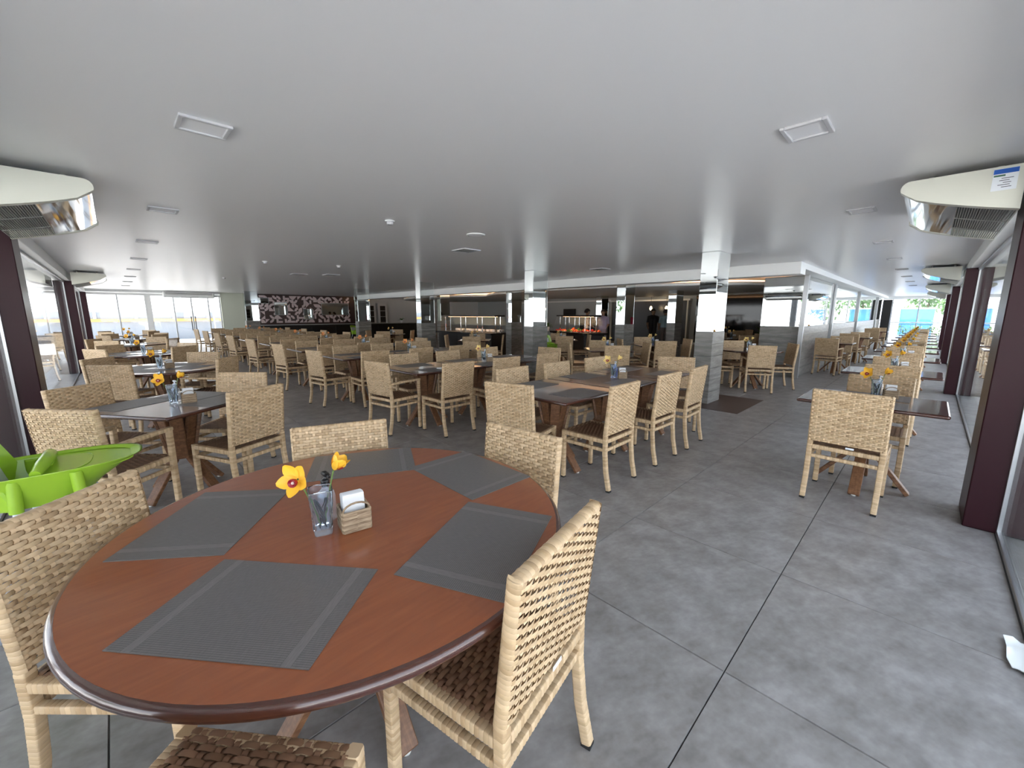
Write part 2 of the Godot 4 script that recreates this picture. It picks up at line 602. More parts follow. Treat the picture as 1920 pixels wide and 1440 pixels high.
func floor_tiles() -> void:
	var f := struct("floor", plain_box(Vector3(15.1, -0.13, -11.9), Vector3(32.2, 0.245, 25.2), M.grout))
	var variants := []
	for k in 8:
		var mb := MB.new()
		var o := Vector2(rng.randf_range(0.26, 0.74), rng.randf_range(0.26, 0.74))
		tile_shape(mb, TILE - 0.003, TILE - 0.003, o)
		variants.append(mb.done(M.floor_tile))
	var cells := []
	var i0 := int(floor((XG + 0.01 - 1.631) / TILE))
	for i in range(i0, i0 + 37):
		for j in range(-2, 28):
			var xa: float = maxf(1.631 + i * TILE, XG + 0.02)
			var xb: float = minf(1.631 + (i + 1) * TILE, XE - 0.02)
			var zb: float = minf(-0.42 - j * TILE, ZG - 0.02)
			var za: float = maxf(-0.42 - (j + 1) * TILE, -24.15)
			if xb - xa < 0.03 or zb - za < 0.03:
				continue
			var c := Vector3((xa + xb) * 0.5, -0.0005, (za + zb) * 0.5)
			var r := c - EYE
			var fwd := r.dot(Vector3(0.6984, -0.17, -0.7157))
			var side := absf(r.dot(Vector3(0.7157, 0, 0.6984)))
			cells.append([r.length() if fwd > 0 and side < fwd * 1.36 + 0.6 else 1000.0 + r.length(), c, xb - xa, zb - za])
	cells.sort_custom(func(p, q): return p[0] < q[0])
	var rest := MB.new()
	for k in cells.size():
		var q: Array = cells[k]
		if k < 300:
			var me: Mesh = variants[rng.randi() % 8]
			if q[2] < TILE - 0.001 or q[3] < TILE - 0.001:
				var mb := MB.new()
				tile_shape(mb, q[2] - 0.003, q[3] - 0.003, Vector2(rng.randf_range(0.26, 0.74), rng.randf_range(0.26, 0.74)))
				me = mb.done(M.floor_tile)
			var o := part("tile", me, f)
			o.position = q[1]
		else:
			rest.T = Transform3D(Basis(), q[1])
			tile_shape(rest, q[2] - 0.004, q[3] - 0.004, Vector2.ZERO)
	rest.T = Transform3D()
	tag(part("far_tiles", rest.done(M.floor_tile_far), f), "", "", "", "stuff")
	# brown inlays round the free-standing columns
	for z in [-2.53, -6.43, -11.1, -15.6]:
		for q in [[6.62, 0.54, 7.05, 0], [7.53, 0.46, 7.05, 0]]:
			part("inlay", plain_box(Vector3(q[0] if q[0] < 7 else q[0], 0.001, z), Vector3(0.40 if q[0] < 7 else 0.50, 0.003, 1.4), M.inlay, 0.001), f)
		for s in [-1, 1]:
			part("inlay", plain_box(Vector3(7.05, 0.001, z + s * 0.42), Vector3(0.46, 0.003, 0.56), M.inlay, 0.001), f)

func tile_shape(mb: MB, sx: float, sz: float, o: Vector2) -> void:
	var hx := sx * 0.5
	var hz := sz * 0.5
	var b := 0.002
	var top := []
	var low := []
	var u := []
	for q in [[-1, 1], [1, 1], [1, -1], [-1, -1]]:
		top.append(Vector3(q[0] * (hx - b), 0, q[1] * (hz - b)))
		low.append(Vector3(q[0] * hx, -0.006, q[1] * hz))
		u.append(o + Vector2(q[0] * hx, q[1] * hz) * 0.55)
	mb.poly(top, u)
	for k in 4:
		var k2 := (k + 1) % 4
		mb.poly([low[k], low[k2], top[k2], top[k]], [u[k], u[k2], u[k2], u[k]])

# mirrored wall with stone-look cladding below, along the right-hand aisle
func mirror_wall() -> void:
	var w := struct("wall_mirror", plain_box(Vector3(21.1, 1.15, -2.47), Vector3(19.8, 2.3, 0.8), M.grey_wall))
	var xs := [11.0, 14.8, 20.4, 27.8, 31.0]
	for k in 4:
		var a: float = xs[k] + 0.10
		var b: float = xs[k + 1] - 0.10
		part("mirror", plain_box(Vector3((a + b) * 0.5, 1.73, -2.045), Vector3(b - a, 1.12, 0.02), M.mirror, 0.002), w)
		for r in 6:
			part("tile", plain_box(Vector3((a + b) * 0.5, 0.0985 + r * 0.194, -2.045), Vector3(b - a, 0.19, 0.02), M.cladding, 0.002), w)
		part("pilaster", plain_box(Vector3(xs[k] + 0.06, 1.15, -2.02), Vector3(0.06, 2.3, 0.09), M.aluminium, 0.003), w)
	part("mirror", plain_box(Vector3(11.18, 1.73, -2.47), Vector3(0.02, 1.12, 0.80), M.mirror, 0.002), w)
	for r in 6:
		part("tile", plain_box(Vector3(11.18, 0.0985 + r * 0.194, -2.47), Vector3(0.02, 0.19, 0.80), M.cladding, 0.002), w)

func soffit() -> void:
	# dropped white band round the inner hall
	struct("trim_5", plain_box(Vector3(9.43, 2.30, -11.6), Vector3(0.40, 0.22, 19.6), M.white_paint, 0.004))
	struct("trim_6", plain_box(Vector3(20.3, 2.355, -1.93), Vector3(21.4, 0.11, 0.26), M.white_paint, 0.004))
	# curved lowered ceiling with a warm light strip on its rim
	for q in [[13.6, -8.6, 3.4, 6.0, "near"], [13.8, -17.0, 3.2, 4.6, "far"]]:
		var t := thing("cove_ceiling", "curved white ceiling panel with warm light rim, %s one of two" % q[4], "ceiling panel", Vector3(q[0], 2.19, q[1]), 0.0, "curved ceiling panels")
		var mb := MB.new()
		var ring := []
		var pr := [Vector2(0.0, 0.0), Vector2(0.9, 0.0), Vector2(0.985, 0.005), Vector2(1.0, 0.02), Vector2(1.0, 0.09), Vector2(0.98, 0.10), Vector2(0.0, 0.10)]
		for p in pr:
			var row := []
			for k in 48:
				var an := TAU * k / 48
				row.append(Vector3(cos(an) * q[2] * p.x, p.y, -sin(an) * q[3] * p.x))
			ring.append(row)
		mb.sheet(ring, true)
		part("panel", mb.done(M.white_paint), t)
		mb = MB.new()
		var pts := []
		for k in 49:
			var an := TAU * k / 48
			pts.append(Vector3(cos(an) * q[2] * 0.955, 0.125, -sin(an) * q[3] * 0.955))
		mb.tube(pts, 0.018, 6, false)
		part("light_strip", mb.done(M.cove_light), t)
		var l := AreaLight3D.new()
		l.name = "cove_glow"
		l.area_size = Vector2(q[2] * 1.6, q[3] * 1.6)
		l.light_color = Color(1.0, 0.78, 0.58)
		l.light_energy = 4.0
		l.area_range = 40.0
		l.shadow_enabled = true
		t.add_child(l, true)
		l.position = Vector3(0, 0.15, 0)
		l.rotation.x = PI / 2

# ------------------------------------------------------------------ mirrored columns
func column(x: float, z: float, label: String, group: String) -> void:
	var t := thing("mirrored_column", label, "column", Vector3(x, 0, z), 0.0, group)
	var hx := 0.25
	var hz := 0.13
	part("core", plain_box(Vector3(0, CEIL * 0.5, 0), Vector3(hx * 2 - 0.03, CEIL, hz * 2 - 0.03), M.grey_wall), t)
	for s in [-1, 1]:
		part("mirror", plain_box(Vector3(s * (hx - 0.007), 1.79, 0), Vector3(0.014, 1.235, hz * 2), M.mirror, 0.002), t)
		part("mirror", plain_box(Vector3(0, 1.79, s * (hz - 0.007)), Vector3(hx * 2 - 0.03, 1.235, 0.014), M.mirror, 0.002), t)
	for r in 6:
		var y := 0.098 + r * 0.195
		for s in [-1, 1]:
			part("tile", tile_mesh(Vector3(0.022, 0.191, hz * 2 + 0.016)), t).position = Vector3(s * (hx - 0.003), y, 0)
			part("tile", tile_mesh(Vector3(hx * 2 - 0.03, 0.191, 0.022)), t).position = Vector3(0, y, s * (hz - 0.003))

func tile_mesh(size: Vector3) -> Mesh:
	var key := "tile%s" % size
	if not meshes.has(key):
		meshes[key] = plain_box(Vector3.ZERO, size, M.cladding, 0.002)
	return meshes[key]

func columns() -> void:
	var zs := [-2.53, -6.43, -11.1, -15.6]
	for k in 4:
		column(7.05, zs[k], "mirrored column with grey clad foot beside the long tables, %s" % ["nearest the camera", "second from the camera", "third from the camera", "farthest of four"][k], "mirrored columns beside the long tables")
	column(4.35, -20.6, "mirrored column at the left end of the patterned mural", "")
	var inner := [[10.1, -5.9], [9.95, -10.1], [10.3, -14.8], [13.0, -5.8], [14.6, -9.6]]
	for k in inner.size():
		column(inner[k][0], inner[k][1], ["mirrored column in front of the right buffet island", "mirrored column at the right end of the glass-topped buffet", "mirrored column at the left end of the glass-topped buffet", "mirrored column beside the dark doorway", "mirrored column behind the fruit buffet"][k], "mirrored columns of the buffet hall")

# ------------------------------------------------------------------ bar and mural at the far end
func bar_and_mural() -> void:
	# mural of square tiles: brown ground with pale quarter rounds, bars and triangles
	var t := thing("tile_mural", "brown and pale pink geometric tile mural behind the black bar", "mural", Vector3(4.78, 1.02, ZF - 0.03))
	var S := 0.19
	var shapes := []
	for k in 5:
		var mb := MB.new()
		mb.box(Vector3(0, 0, 0), Vector3(S - 0.002, S - 0.002, 0.010), 0.001)
		var me := mb.done(M.mural_brown)
		var pm := MB.new()
		var o := PackedVector2Array()
		var h := S * 0.5 - 0.002
		match k:
			0:
				o.append(Vector2(-h, -h))
				for i in 9:
					var a := PI * 0.5 * i / 8
					o.append(Vector2(-h + cos(a) * 2 * h, -h + sin(a) * 2 * h))
			1:
				for i in 9:
					var a := PI * 0.5 * i / 8
					o.append(Vector2(-h + cos(a) * 2 * h, -h + sin(a) * 2 * h))
				for i in 9:
					var a := PI * 0.5 * (8 - i) / 8
					o.append(Vector2(-h + cos(a) * h * 0.9, -h + sin(a) * h * 0.9))
			2:
				o = PackedVector2Array([Vector2(-h, -h), Vector2(h, -h), Vector2(-h, h)])
			3:
				o = PackedVector2Array([Vector2(-h, -h), Vector2(h, -h), Vector2(h, 0), Vector2(-h, 0)])
		if o.size():
			pm.prism(o, 0.005, 0.0075)
			shapes.append([me, pm.done(M.mural_pale)])
		else:
			shapes.append([me, null])
	var hide := [[0, 0.02, 0.58, 1.0, 0.42], [0, 0, 0, 0, 0]]
	for i in 25:
		for j in 7:
			var pick := rng.randi() % 9
			var q: Array = shapes[pick % 4 if pick < 8 else 4]
			var a := part("tile", q[0], t)
			a.position = Vector3(S * (i + 0.5), S * (j + 0.5), 0)
			a.rotation.z = PI * 0.5 * (rng.randi() % 4)
			if q[1]:
				part("inset", q[1], a)
	# mirror panels set into the mural
	for q in [[0.15, 0.98, 0.62, 0.24, "narrow"], [1.02, 0.42, 0.55, 0.60, "tall"], [3.25, 0.42, 1.42, 0.60, "wide"], [2.35, 0.2, 0.42, 0.5, "small low"]]:
		var m := thing("mirror_panel", "%s mirror panel set into the geometric tile mural" % q[4], "mirror", Vector3(4.78 + q[0], 1.02 + q[1] - 0.02, ZF - 0.005), 0.0, "mirror panels in the mural")
		part("glass", plain_box(Vector3(q[2] * 0.5, q[3] * 0.5, 0), Vector3(q[2], q[3], 0.012), M.mirror, 0.002), m)
		part("frame", plain_box(Vector3(q[2] * 0.5, q[3] + 0.01, 0), Vector3(q[2] + 0.04, 0.02, 0.02), M.aluminium, 0.002), m)
		part("frame", plain_box(Vector3(q[2] * 0.5, -0.01, 0), Vector3(q[2] + 0.04, 0.02, 0.02), M.aluminium, 0.002), m)
		part("frame", plain_box(Vector3(-0.01, q[3] * 0.5, 0), Vector3(0.02, q[3], 0.02), M.aluminium, 0.002), m)
		part("frame", plain_box(Vector3(q[2] + 0.01, q[3] * 0.5, 0), Vector3(0.02, q[3], 0.02), M.aluminium, 0.002), m)
	var b := thing("bar_counter", "long black bar counter under the mural with pale edge", "bar counter", Vector3(9.4, 0, -21.8))
	part("front", plain_box(Vector3(0, 0.46, 0), Vector3(9.4, 0.92, 0.5), M.black_panel, 0.004), b)
	part("worktop", plain_box(Vector3(0, 0.94, 0.02), Vector3(9.5, 0.035, 0.62), M.aluminium, 0.006), b)
	for k in 8:
		part("panel", plain_box(Vector3(-4.1 + k * 1.17, 0.45, 0.256), Vector3(1.13, 0.8, 0.014), M.black_panel, 0.003), b)
	var bp := 0
	for x in [10.6, 11.35, 12.1]:
		var m := thing("back_bar_shelf", "white back bar shelf unit with bottles, %s of three from the mural" % nth(bp), "shelf", Vector3(x, 0, -24.05), 0.0, "back bar shelf units")
		part("frame", plain_box(Vector3(0, 1.05, 0), Vector3(0.6, 2.1, 0.26), M.white_paint, 0.004), m)
		part("niche", plain_box(Vector3(0, 1.35, 0.125), Vector3(0.34, 1.2, 0.03), M.dark_cabinet), m)
		for s in 3:
			part("shelf_board", plain_box(Vector3(0, 0.95 + s * 0.35, 0.14), Vector3(0.34, 0.02, 0.06), M.white_paint), m)
		bp += 1
	# potted plants on the bar
	for k in 2:
		plant(Vector3([12.2, 13.6][k], 0.959, -21.8), 0.42, 26, "small dark leafy plant on the bar, %s end" % ["left", "right"][k], "plants on the bar")

func plant(at: Vector3, h: float, leaves: int, label: String, group: String, pot := true) -> void:
	var t := thing("potted_plant" if pot else "shrub", label, "plant", at, 0.0, group)
	var mb := MB.new()
	if pot:
		mb.lathe([Vector2(0.0, 0.0), Vector2(h * 0.18, 0.0), Vector2(h * 0.24, h * 0.34), Vector2(h * 0.21, h * 0.34), Vector2(0.0, h * 0.30)], 14)
		part("pot", mb.done(M.white_paint), t)
	mb = MB.new()
	for k in leaves:
		var a := rng.randf() * TAU
		var up := rng.randf_range(0.25, 1.0)
		leaf(mb, Vector3(0, h * (0.28 if pot else 0.02), 0), Vector3(cos(a) * (1.15 - up * 0.7), up, sin(a) * (1.15 - up * 0.7)).normalized(), h * rng.randf_range(0.55, 0.95), h * 0.09, 0.35)
	part("foliage", mb.done(M.leaf), t)

func leaf(mb: MB, at: Vector3, d: Vector3, l: float, w: float, droop: float) -> void:
	var side := d.cross(Vector3.UP).normalized()
	if side == Vector3.ZERO:
		side = Vector3.RIGHT
	var rows := []
	for i in 6:
		var s := i / 5.0
		var c := at + d * l * s + Vector3.DOWN * l * droop * s * s
		var ww := w * sin(PI * clampf(s * 0.94 + 0.04, 0, 1)) * 0.5 + 0.0005
		rows.append([c - side * ww + Vector3.UP * ww * 0.4, c, c + side * ww + Vector3.UP * ww * 0.4])
	mb.sheet(rows)

# ------------------------------------------------------------------ buffet hall behind the columns
func inner_hall() -> void:
	buffet(Vector3(9.75, 0, -12.2), PI / 2, 3.2, "dark buffet island with glass sneeze guard and white plates", true)
	buffet(Vector3(12.5, 0, -9.3), PI * 0.36, 2.6, "dark buffet island laden with orange fruit platters", false)
	# dark doorway with pendant lamps on the inner wall
	var d := struct_root("door_2")
	part("recess", plain_box(Vector3(19.9, 1.05, -10.3), Vector3(0.24, 2.1, 4.2), M.black_panel), d)
	for z in [-12.4, -8.2]:
		part("jamb", plain_box(Vector3(19.85, 1.05, z), Vector3(0.30, 2.1, 0.08), M.grey_wall, 0.004), d)
	part("lintel", plain_box(Vector3(19.85, 2.14, -10.3), Vector3(0.30, 0.08, 4.4), M.white_paint, 0.004), d)
	struct("trim_7", plain_box(Vector3(19.95, 2.2, -16.6), Vector3(0.2, 0.08, 8.2), M.white_paint, 0.004))
	for k in 2:
		var z: float = [-9.85, -9.05][k]
		var p := thing("pendant_lamp", "glass pendant lamp in the dark doorway, %s one" % ["left", "right"][k], "lamp", Vector3(19.3, 1.75, z), 0.0, "pendant lamps in the doorway")
		var mb := MB.new()
		mb.lathe([Vector2(0.0, -0.12), Vector2(0.05, -0.10), Vector2(0.07, -0.02), Vector2(0.05, 0.06), Vector2(0.015, 0.10), Vector2(0.0, 0.10)], 12)
		part("bulb", mb.done(M.pendant_light), p)
		mb = MB.new()
		mb.tube([Vector3(0, 0.1, 0), Vector3(0, 0.66, 0)], 0.006, 6)
		part("cord", mb.done(M.pump_black), p)
		var l := OmniLight3D.new()
		l.name = "pendant_glow"
		l.light_energy = 0.12
		l.light_size = 0.06
		l.omni_range = 30.0
		l.omni_attenuation = 2.0
		l.light_color = Color(1.0, 0.88, 0.70)
		l.shadow_enabled = true
		p.add_child(l, true)
		l.position = Vector3(-0.14, 0, 0)
	struct("window_21", plain_box(Vector3(19.96, 1.2, -5.6), Vector3(0.06, 2.2, 4.6), M.dark_glass, 0.004))
	var tv := thing("wall_screen", "black screen on the grey wall above the fruit buffet", "screen", Vector3(19.9, 1.55, -15.4))
	part("panel", plain_box(Vector3(0, 0, 0), Vector3(0.06, 0.42, 0.9), M.black_panel, 0.008), tv)
	part("bracket", plain_box(Vector3(0.06, 0, 0), Vector3(0.08, 0.2, 0.2), M.pump_black, 0.004), tv)
	plant(Vector3(13.6, 0.82, -8.1), 0.55, 30, "spiky leafy plant beside the fruit buffet", "plants of the buffet hall")
	plant(Vector3(11.8, 0.82, -10.2), 0.45, 26, "spiky leafy plant behind the fruit buffet", "plants of the buffet hall")
	plant(Vector3(18.8, 0, -4.6), 1.25, 46, "tall dark potted plant before the dark glass", "plants of the buffet hall")
	# dark sideboard on the inner wall
	var s := thing("sideboard", "grey sideboard with coffee machines beside the dark doorway", "sideboard", Vector3(19.6, 0, -13.4))
	part("body", plain_box(Vector3(0, 0.45, 0), Vector3(0.5, 0.9, 1.7), M.dark_cabinet, 0.006), s)
	part("top", plain_box(Vector3(-0.02, 0.92, 0), Vector3(0.58, 0.04, 1.8), M.black_panel, 0.006), s)
	for k in 3:
		part("door", plain_box(Vector3(-0.256, 0.46, -0.56 + k * 0.56), Vector3(0.016, 0.8, 0.53), M.dark_cabinet, 0.003), s)
	for k in 2:
		var c := thing("coffee_machine", "dark coffee machine on the grey sideboard, %s one" % ["left", "right"][k], "coffee machine", Vector3(19.55, 0.94, -13.8 + k * 0.7), 0.0, "coffee machines")
		part("body", plain_box(Vector3(0.06, 0.2, 0), Vector3(0.22, 0.4, 0.36), M.black_panel, 0.02), c)
		part("head", plain_box(Vector3(-0.1, 0.33, 0), Vector3(0.16, 0.12, 0.32), M.chrome, 0.02), c)
		part("tray", plain_box(Vector3(-0.1, 0.02, 0), Vector3(0.2, 0.04, 0.34), M.chrome, 0.008), c)

func buffet(at: Vector3, turn: float, l: float, label: String, plates: bool) -> void:
	var t := thing("buffet_island", label, "buffet", at, turn)
	part("body", plain_box(Vector3(0, 0.36, 0), Vector3(l, 0.72, 0.8), M.dark_cabinet, 0.008), t)
	part("worktop", plain_box(Vector3(0, 0.76, 0), Vector3(l + 0.16, 0.07, 1.0), M.black_panel, 0.008), t)
	var np := int(l / 0.62)
	for k in np:
		for s in [-1, 1]:
			part("panel", plain_box(Vector3((k + 0.5) * l / np - l * 0.5, 0.36, s * 0.406), Vector3(l / np - 0.02, 0.62, 0.012), M.dark_cabinet, 0.003), t)
	for k in 4:
		for s in [-0.12, 0.12]:
			part("post", bar(Vector3((k / 3.0 - 0.5) * (l - 0.2), 0.79, s), Vector3((k / 3.0 - 0.5) * (l - 0.2), 1.36, s), 0.03, 0.03, M.chrome, 0.006), t)
	part("canopy", plain_box(Vector3(0, 1.385, 0), Vector3(l, 0.05, 0.5), M.black_panel, 0.008), t)
	part("food_lamp", plain_box(Vector3(0, 1.352, 0), Vector3(l - 0.3, 0.014, 0.06), M.food_light, 0.003), t)
	var fl := AreaLight3D.new()
	fl.name = "food_glow"
	fl.area_size = Vector2(l - 0.3, 0.06)
	fl.light_color = Color(1.0, 0.80, 0.60)
	fl.light_energy = 1.6
	fl.area_range = 30.0
	fl.shadow_enabled = true
	t.add_child(fl, true)
	fl.position = Vector3(0, 1.340, 0)
	fl.rotation.x = -PI / 2
	for s in [-1, 1]:
		part("guard_glass", bar(Vector3(0, 1.05, s * 0.36), Vector3(0, 1.36, s * 0.25), l - 0.1, 0.008, M.glass, 0.0, Vector3.RIGHT), t)
	var T := Transform3D(Basis(Vector3.UP, turn), at)
	if plates:
		var me := plate_stack(9)
		for k in 9:
			var p := lone("plate_stack", me, "white plate stack on the glass-topped buffet, %s from the left" % nth(k), "plates", "plate stacks on the buffet")
			p.transform = T * Transform3D(Basis(), Vector3(-l * 0.5 + 0.35 + k * 0.32 * l / 3.2, 0.796, 0.36 - 0.06 * (k % 2)))
	else:
		for k in 10:
			var p := thing("fruit_platter", "platter of cut fruit on the right buffet, %s from the left" % nth(k), "platter", Vector3.ZERO, 0.0, "fruit platters on the buffet")
			p.transform = T * Transform3D(Basis(), Vector3(-l * 0.5 + 0.35 + (k % 5) * 0.46, 0.796, 0.335 if k < 5 else -0.335))
			var mb := MB.new()
			mb.lathe([Vector2(0.0, 0.0), Vector2(0.1, 0.0), Vector2(0.17, 0.02), Vector2(0.172, 0.026), Vector2(0.10, 0.010), Vector2(0.0, 0.008)], 18)
			part("dish", mb.done(M.plate_white), p)
			mb = MB.new()
			for i in 16:
				var a := rng.randf() * TAU
				var r := sqrt(rng.randf()) * 0.11
				mb.T = Transform3D(Basis.from_euler(Vector3(rng.randf() * 3, rng.randf() * 6, rng.randf() * 3)), Vector3(cos(a) * r, 0.03 + (0.12 - r) * rng.randf() * 0.8, sin(a) * r))
				mb.lathe([Vector2(0.0, -0.028), Vector2(0.022, -0.018), Vector2(0.03, 0.0), Vector2(0.022, 0.018), Vector2(0.0, 0.028)], 8)
			tag(part("fruit", mb.done([M.food_orange, M.food_red, M.food_orange, M.food_green][k % 4]), p), "", "", "", "stuff")

func plate_stack(n: int) -> Mesh:
	var pr := [Vector2(0.0, 0.0), Vector2(0.07, 0.0)]
	for k in n:
		pr.append(Vector2(0.12, 0.012 + k * 0.009))
		pr.append(Vector2(0.125, 0.016 + k * 0.009))
		pr.append(Vector2(0.115, 0.018 + k * 0.009))
	pr.append(Vector2(0.07, n * 0.009 + 0.006))
	pr.append(Vector2(0.0, n * 0.009 + 0.006))
	var mb := MB.new()
	mb.lathe(pr, 18)
	return mb.done(M.plate_white)

# ------------------------------------------------------------------ outdoors
func outside() -> void:
	struct("ground", plain_box(Vector3(10, -0.20, -10), Vector3(220, 0.26, 220), M.paving))
	struct("terrace", plain_box(Vector3(14.0, -0.075, 2.95), Vector3(36.0, 0.03, 3.7), M.terrace_stone))
	struct("terrace", plain_box(Vector3(-4.1, -0.075, -11.0), Vector3(5.4, 0.03, 24.0), M.terrace_stone))
	# covered side entrance outside the near part of the left glass wall
	struct("trim_porch", plain_box(Vector3(-4.55, 1.26, -5.35), Vector3(0.25, 2.66, 0.25), M.porch_grey))
	struct("roof_porch", plain_box(Vector3(-3.2, 2.66, -2.0), Vector3(2.9, 0.14, 7.0), M.porch_grey))
	var pool := struct("pool", plain_box(Vector3(16, -0.060, 12), Vector3(26, 0.02, 7), M.pool_blue))
	pool.name = "pool_water"
	# neighbouring building beyond the far glazing
	var b := thing("neighbour_building", "low building with grey walls and orange ledge beyond the far glazing", "building", Vector3(1.0, -0.06, -33.0))
	part("lower_wall", plain_box(Vector3(0, 0.54, 0), Vector3(22, 1.08, 1.0), M.outer_grey), b)
	part("ledge", plain_box(Vector3(0, 1.16, 0.06), Vector3(22, 0.16, 1.16), M.outer_orange, 0.01), b)
	part("upper_wall", plain_box(Vector3(0, 1.43, 0), Vector3(22, 0.40, 1.0), M.outer_grey), b)
	part("parapet", plain_box(Vector3(0, 2.5, 0), Vector3(22, 1.75, 1.0), M.outer_wall), b)
	for k in 9:
		part("pier", plain_box(Vector3(-6.8 + k * 1.7, 1.55, 0.56), Vector3(0.12, 0.62, 0.10), M.outer_wall, 0.01), b)
	var p := thing("patio_umbrella", "white patio umbrella outside the far glazing", "umbrella", Vector3(4.0, -0.07, -27.5))
	var mb := MB.new()
	mb.lathe([Vector2(1.7, 1.95), Vector2(1.7, 1.85), Vector2(0.9, 2.15), Vector2(0.06, 2.45), Vector2(0.0, 2.5)], 8)
	part("canopy", mb.done(M.awning), p)
	mb = MB.new()
	mb.tube([Vector3(0, 0, 0), Vector3(0, 2.45, 0)], 0.025, 8)
	part("pole", mb.done(M.white_tube), p)
	mb = MB.new()
	mb.lathe([Vector2(0.0, 0.0), Vector2(0.26, 0.0), Vector2(0.24, 0.06), Vector2(0.03, 0.09), Vector2(0.0, 0.09)], 16)
	part("foot", mb.done(M.outer_grey), p)
	var spots := [[6.9, -29.5, 3.2, "green tree outside the far glazing beside the umbrella"], [-9.0, -18.0, 4.2, "tree on the left lawn far from the building"], [-11.0, -5.0, 4.6, "tree on the left lawn near the building"], [9.0, 18.5, 4.4, "tree behind the pool, left one"], [17.0, 19.5, 5.0, "tree behind the pool, middle one"], [25.0, 18.0, 4.6, "tree behind the pool, right one"], [36.2, 1.2, 2.9, "bright green tree beyond the end of the right aisle"], [41.5, -0.3, 3.6, "green tree behind the blue wall"]]
	for q in spots:
		tree(Vector3(q[0], -0.07, q[1]), q[2], q[3])
	var w := thing("blue_wall", "blue painted garden wall beyond the end of the right aisle", "wall", Vector3(38.0, -0.07, -0.7))
	part("panel", plain_box(Vector3(0, 0.93, -0.05), Vector3(0.2, 1.86, 1.7), M.outer_blue, 0.01), w)
	part("coping", plain_box(Vector3(0, 1.89, -0.05), Vector3(0.3, 0.06, 1.8), M.outer_wall, 0.01), w)
	lone("garden_screen", plain_box(Vector3(36.5, 1.1, -2.1), Vector3(0.1, 2.3, 1.3), M.white_tube, 0.01), "pale blue screen left of the blue garden wall", "screen")
	var hd := thing("hedge", "dark green hedge outside the end of the right aisle", "hedge", Vector3(33.4, -0.07, -0.3))
	mb = MB.new()
	for k in 260:
		var up := rng.randf_range(0.3, 1.0)
		leaf(mb, Vector3(rng.randf_range(-0.3, 0.3), rng.randf_range(0.0, 0.75), rng.randf_range(-1.0, 1.0)), Vector3(rng.randfn(), up, rng.randfn()).normalized(), 0.34, 0.085, 0.35)
	tag(part("foliage", mb.done(M.leaf), hd), "", "", "", "stuff")
	part("planter", plain_box(Vector3(0, 0.15, 0), Vector3(0.5, 0.3, 2.2), M.outer_grey, 0.01), hd)
	var r := thing("railing", "thin dark metal railing outside the right aisle end", "railing", Vector3(32.4, -0.07, -1.0))
	part("top_rail", plain_box(Vector3(0, 0.95, 0.6), Vector3(0.04, 0.03, 3.2), M.pump_black), r)
	for k in 9:
		part("baluster", plain_box(Vector3(0, 0.47, -0.95 + k * 0.39), Vector3(0.02, 0.94, 0.02), M.pump_black), r)

func tree(at: Vector3, h: float, label: String) -> void:
	var t := thing("garden_tree", label, "tree", at)
	var mb := MB.new()
	mb.tube([Vector3(0, 0, 0), Vector3(0.05, h * 0.3, 0.02), Vector3(-0.02, h * 0.6, 0.05), Vector3(0.04, h * 0.8, 0)], [h * 0.035, h * 0.028, h * 0.02, h * 0.008], 8)
	part("trunk", mb.done(M.bark), t)
	mb = MB.new()
	for k in 420:
		var d := Vector3(rng.randfn(), rng.randfn() * 0.7, rng.randfn()).normalized() * pow(rng.randf(), 0.4)
		var c := Vector3(0, h * 0.70, 0) + Vector3(d.x * h * 0.36, d.y * h * 0.32, d.z * h * 0.36)
		leaf(mb, c, Vector3(rng.randfn(), rng.randfn() * 0.5, rng.randfn()).normalized(), h * 0.09, h * 0.045, 0.3)
	tag(part("crown", mb.done(M.leaf), t), "", "", "", "stuff")

# ------------------------------------------------------------------ wicker chairs
const TAN := [Color(0.53, 0.38, 0.222), Color(0.60, 0.44, 0.27), Color(0.455, 0.315, 0.178), Color(0.56, 0.405, 0.245)]
const BROWN := [Color(0.205, 0.115, 0.066), Color(0.245, 0.14, 0.082), Color(0.175, 0.095, 0.054), Color(0.22, 0.125, 0.07)]

func strand_color(pal: Array) -> Color:
	var c: Color = pal[rng.randi() % pal.size()]
	var t := rng.randf_range(0.90, 1.10)
	return Color(c.r * t, c.g * t, c.b * t)

# woven strands over a w x h rectangle in the local xy plane, relief towards +z
func weave(mb: MB, w: float, h: float, pr: float, pc: float, pal: Array) -> void:
	var rows := int(round(h / pr))
	var cols := int(round(w / pc))
	pr = h / rows
	pc = w / cols
	for r in rows:
		var y := -h * 0.5 + (r + 0.5) * pr
		var c := -((r * 2) % 4) - 4
		while c < cols:
			# an upright strand shows at column c, the flat strand floats over the three after it
			if c >= 0 and c < cols:
				mb.col = strand_color(pal) * 1.22
				var xc := -w * 0.5 + (c + 0.5) * pc
				var g := []
				for i in 3:
					var row := []
					for j in 2:
						row.append(Vector3(xc + (j - 0.5) * pc * 0.86, y + (i - 1) * pr * 0.62, 0.0028 if i == 1 else -0.0020))
					g.append(row)
				mb.sheet(g, false, false)
			var xa: float = maxf(-w * 0.5, -w * 0.5 + (c + 0.86) * pc)
			var xb: float = minf(w * 0.5, -w * 0.5 + (c + 4.14) * pc)
			if xb - xa > pc * 0.5:
				mb.col = strand_color(pal)
				var g := []
				for i in 3:
					var row := []
					for j in 5:
						var s := j / 4.0
						row.append(Vector3(lerpf(xa, xb, s), y + (i - 1) * pr * (0.46 if j > 0 and j < 4 else 0.36), -0.0030 + 0.0062 * sin(PI * s) + (0.0010 if i == 1 else 0.0)))
					g.append(row)
				mb.sheet(g, false, false)
			c += 4

